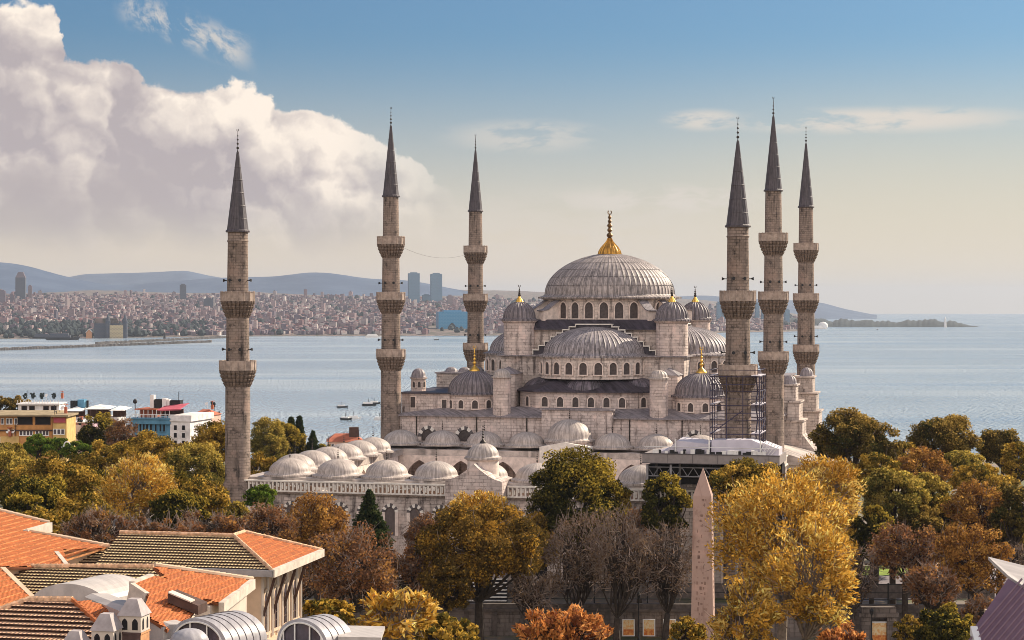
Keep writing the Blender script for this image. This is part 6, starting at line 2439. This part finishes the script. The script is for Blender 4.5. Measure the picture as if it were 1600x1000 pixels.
TR = [
    # px, top, width, bottom, distance, kind, label   -- behind, on the left
    (20, 700, 110, 800, 300, 'olive', 'olive green tree at the left edge below the orange townhouse'),
    (100, 706, 150, 822, 262, 'gold_olive', 'broad olive and yellow tree left of the golden one, behind the tiled roof'),
    (60, 735, 110, 840, 232, 'dark', 'dark green tree just above the left end of the tiled roofs'),
    (215, 708, 120, 825, 258, 'yellow', 'golden yellow tree in front of the blue hotel, above the old roofs'),
    (225, 676, 130, 760, 330, 'gold_olive', 'round amber crowned tree directly below the blue hotel'),
    (312, 690, 110, 800, 300, 'olive', 'olive brown tree between the golden tree and the leftmost minaret'),
    (335, 660, 80, 740, 360, 'gold_olive', 'amber tree below the peach house, close behind the leftmost minaret'),
    (308, 745, 92, 825, 250, 'gold_olive', 'low yellowish tree at the left foot of the leftmost minaret'),
    (160, 690, 80, 760, 345, 'gold_olive', 'small amber tree beside the white tent'),
    (60, 680, 50, 718, 380, 'green', 'bright green tree in front of the long orange townhouse'),
    (92, 683, 46, 718, 384, 'green', 'bright green tree below the narrow yellow house'),
    (128, 690, 62, 726, 372, 'green', 'bright green low tree just left of the white tent'),
    (12, 690, 54, 735, 392, 'dark', 'dark tree at the left edge below the orange townhouse windows'),
    (153, 640, 66, 720, 410, 'dark', 'large dark leaved tree in front of the roof restaurant'),
    (192, 648, 52, 715, 400, 'russet', 'thin brownish tree just left of the blue hotel'),
    (285, 690, 46, 735, 345, 'dark_brown', 'dark tree under the white wing of the hotel'),
    (14, 618, 70, 650, 520, 'dark_brown', 'dark trees on the terrace behind the orange townhouse, left edge'),
    (405, 705, 70, 790, 330, 'gold_olive', 'golden tree seen right behind the leftmost minaret'),
    (418, 652, 66, 735, 430, 'olive', 'dark olive tree to the right of the leftmost minaret, beside the water'),
    (445, 660, 62, 730, 440, 'dark', 'dark tree beside the pointed cypresses by the water'),
    (505, 690, 40, 730, 470, 'dark', 'small dark tree near the low red roofed house'),
    # the reddish row above the tiled roofs
    (60, 792, 120, 850, 205, 'gold_olive', 'low yellowish shrub tree just over the left tiled roofs'),
    (150, 800, 110, 866, 196, 'russet', 'dull purple brown twiggy tree right behind the middle tiled roof'),
    (240, 808, 130, 866, 198, 'russet', 'purple brown twiggy tree above the old striped roof'),
    (330, 795, 130, 868, 205, 'russet', 'brownish red tree above the pavilion roof ridge'),
    (415, 786, 110, 880, 222, 'russet', 'russet tree at the front of the leftmost minaret, right of its foot'),
    (495, 768, 118, 900, 232, 'orange', 'orange tree with visible limbs in front of the courtyard wall, left of the conifer'),
    (555, 820, 160, 965, 196, 'russet', 'big russet brown tree right of the cream pavilion'),
    (470, 868, 90, 945, 205, 'russet', 'red brown tree right behind the cream pavilion corner'),
    (407, 758, 54, 800, 246, 'green', 'small bright green round tree at the foot of the leftmost minaret'),
    # in front of the courtyard
    (755, 764, 120, 850, 243, 'yellow', 'yellow tree right before the courtyard gate'),
    (750, 788, 196, 925, 214, 'brown_gold', 'round brown and gold tree on a dark forked trunk in front of the gate'),
    (898, 701, 156, 882, 246, 'dark', 'tall dark green tree in front of the courtyard domes'),
    (958, 735, 56, 840, 249, 'gold_olive', 'yellow green tree pressed to the right side of the tall dark green tree'),
    (1040, 738, 76, 850, 240, 'dark', 'narrow dark green tree immediately left of the obelisk'),
    (905, 800, 130, 945, 224, 'bare', 'bare twiggy tree below the tall dark green tree'),
    (965, 790, 130, 950, 219, 'bare', 'bare tree with a dark forked trunk left of the first orange picture'),
    (1038, 805, 110, 945, 221, 'bare', 'leafless tree beside the obelisk, above the orange pictures'),
    (1165, 712, 116, 800, 240, 'gold_olive', 'dark gold tree under the site shelter, right of the obelisk'),
    (1218, 738, 225, 955, 178, 'yellow', 'very large bright yellow tree partly covering the obelisk'),
    (1262, 800, 140, 1010, 164, 'yellow', 'bright yellow tree at the front right of the very large yellow one'),
    (1168, 895, 110, 1040, 160, 'yellow', 'low yellow tree at the foot of the obelisk, bottom edge'),
    (1290, 712, 130, 830, 235, 'yellow', 'lemon yellow tree right of the scaffolded minaret'),
    # right hand grove
    (1335, 643, 144, 735, 285, 'dark_brown', 'large dark brown green tree against the water, right of the side arcade'),
    (1474, 648, 108, 735, 300, 'dark_brown', 'round dark tree against the water, middle one of the three on the right'),
    (1568, 664, 76, 735, 310, 'dark_brown', 'dark tree against the water near the right edge'),
    (1440, 700, 90, 770, 272, 'orange', 'orange topped tree under the middle dark tree'),
    (1395, 722, 104, 830, 248, 'olive', 'pale olive willow like tree in the middle of the right hand grove'),
    (1450, 735, 74, 825, 252, 'olive', 'olive tree right of the pale willow like one'),
    (1368, 706, 80, 780, 262, 'gold_olive', 'yellow green tree below the large dark tree on the right'),
    (1530, 716, 100, 790, 268, 'gold_olive', 'greenish gold tree below the dark trees at the right'),
    (1525, 748, 92, 850, 240, 'orange', 'orange brown tree in the right hand grove'),
    (1588, 742, 76, 860, 236, 'dark_brown', 'brown tree at the right edge over the orange one'),
    (1590, 690, 60, 760, 280, 'gold_olive', 'gold tree at the right edge below the dark one'),
    (1415, 815, 110, 910, 226, 'russet', 'reddish half bare tree by the road on the right'),
    (1330, 845, 90, 950, 222, 'bare', 'bare dark tree between the yellow tree and the road'),
    (1520, 818, 120, 935, 214, 'orange', 'orange red tree left of the purple metal roof'),
    (1455, 880, 100, 960, 206, 'russet', 'russet low tree behind the dark green bush on the right'),
    (1585, 845, 80, 905, 232, 'bare', 'bare tree just above the pale roof at the right edge'),
    (1362, 790, 70, 880, 236, 'dark', 'dark green tree under the pale willow like one'),
    (1280, 775, 120, 890, 244, 'gold_olive', 'olive gold tree under the lemon yellow one, right of the very large yellow tree'),
    (1440, 790, 90, 880, 246, 'dark_brown', 'brown green tree between the pale willow like one and the reddish half bare tree'),
    (1480, 775, 80, 860, 249, 'gold_olive', 'gold and olive tree left of the orange brown one in the right hand grove'),
    (1560, 800, 90, 890, 244, 'dark_brown', 'brown tree over the bare one at the right edge'),
    (1310, 850, 90, 935, 236, 'brown_gold', 'brown gold tree behind the bare dark one by the road'),
    (1500, 700, 80, 760, 290, 'olive', 'olive tree between the middle and right dark trees by the water'),
    (1410, 690, 70, 760, 290, 'gold_olive', 'golden green tree in the gap between two dark trees by the water'),
    (665, 800, 70, 900, 250, 'russet', 'russet tree against the courtyard wall, left of the brown crowned tree'),
    (828, 800, 90, 910, 238, 'brown_gold', 'brown gold tree between the round brown one and the tall dark green tree'),
    (1000, 790, 70, 880, 246, 'russet', 'thin russet tree on the courtyard wall between two dark green trees'),
    (700, 880, 90, 960, 208, 'brown_gold', 'dusky brown shrub tree at the left of the forked trunk'),
    (830, 885, 80, 965, 214, 'bare', 'bare shrub tree right of the forked trunk above the rust bush'),
    (640, 855, 80, 940, 215, 'russet', 'russet tree above the bright yellow broad leaved bush'),
    (40, 770, 100, 840, 222, 'dark', 'dark green tree right above the left roof ridge'),
    (130, 770, 90, 850, 224, 'gold_olive', 'yellow olive tree above the roof corner with the white fascia'),
    (280, 760, 90, 840, 232, 'dark', 'dark green tree between the golden tree and the low yellowish one'),
    (60, 715, 90, 790, 290, 'gold_olive', 'amber tree among the dark ones at the left'),
    (170, 725, 70, 800, 285, 'dark', 'dark green tree left of the golden one'),
    (265, 730, 80, 810, 275, 'dark', 'dark green tree right of the golden one'),
    (372, 784, 56, 840, 256, 'olive', 'olive tree hugging the foot of the leftmost minaret'),
]
for i, t in enumerate(TR):
    tree(*t, seed=100 + i * 7, squash=1.0)
# bushes along the bottom edge
BU = [(622, 914, 132, 1010, 150, 'yellow', 'bright yellow broad leaved bush at the bottom, left of the brown crowned tree', 1.6),
      (690, 962, 120, 1030, 158, 'gold_olive', 'low yellow green bush at the bottom, right of the bright yellow one', 1.3),
      (875, 950, 160, 1030, 166, 'rust_bush', 'rust orange bush at the bottom centre under the bare trees', 1.2),
      (510, 936, 96, 1000, 150, 'gold_olive', 'olive yellow bush right behind the glazed vaults', 1.3),
      (1478, 942, 92, 1030, 190, 'dark', 'dark green bush at the bottom right beside the stone portal', 1.0),
      (1318, 972, 80, 1040, 178, 'rust_bush', 'orange bush at the bottom, left of the stone portal', 1.1),
      (1425, 962, 60, 1030, 200, 'gold_olive', 'small yellowish bush between the stone portal and the dark green bush', 1.0),
      (1075, 965, 60, 1030, 186, 'gold_olive', 'small yellowish bush right of the orange pictures', 1.0),
      (1530, 930, 70, 1000, 196, 'russet', 'russet bush left of the purple roof edge', 1.0)]
for i, t in enumerate(BU):
    tree(*t[:7], seed=900 + i * 3, name='bush', cat='bush', leafk=t[7], fork=0.3)
conifer(577, 764, 66, 860, 238, 'dark conifer standing in front of the courtyard wall windows', 3)
conifer(455, 652, 13, 700, 450, 'left one of the two slim cypresses by the water', 4, name='cypress', cat='cypress', upright=True)
conifer(468, 650, 13, 700, 452, 'right one of the two slim cypresses by the water', 5, name='cypress', cat='cypress', upright=True)
conifer(489, 672, 32, 725, 440, 'small dark conifer just behind the left courtyard domes', 6)



# ------------------------------------------------------------------ the air: even haze over the whole view
m = bpy.data.materials.new('hazy air')
m.use_nodes = True
m.node_tree.nodes.clear()
pvn = m.node_tree.nodes.new('ShaderNodeVolumePrincipled')
pvn.inputs['Color'].default_value = (0.54, 0.60, 0.71, 1)
pvn.inputs['Density'].default_value = 3.7e-5
pvn.inputs['Anisotropy'].default_value = 0.2
out = m.node_tree.nodes.new('ShaderNodeOutputMaterial')
m.node_tree.links.new(pvn.outputs[0], out.inputs['Volume'])
b = MB()
b.box(-26000, 26000, -400, 38500, -125, 420)
tag(b.build('haze', m), 'pale blue haze filling the air over the water', 'haze', kind='stuff')
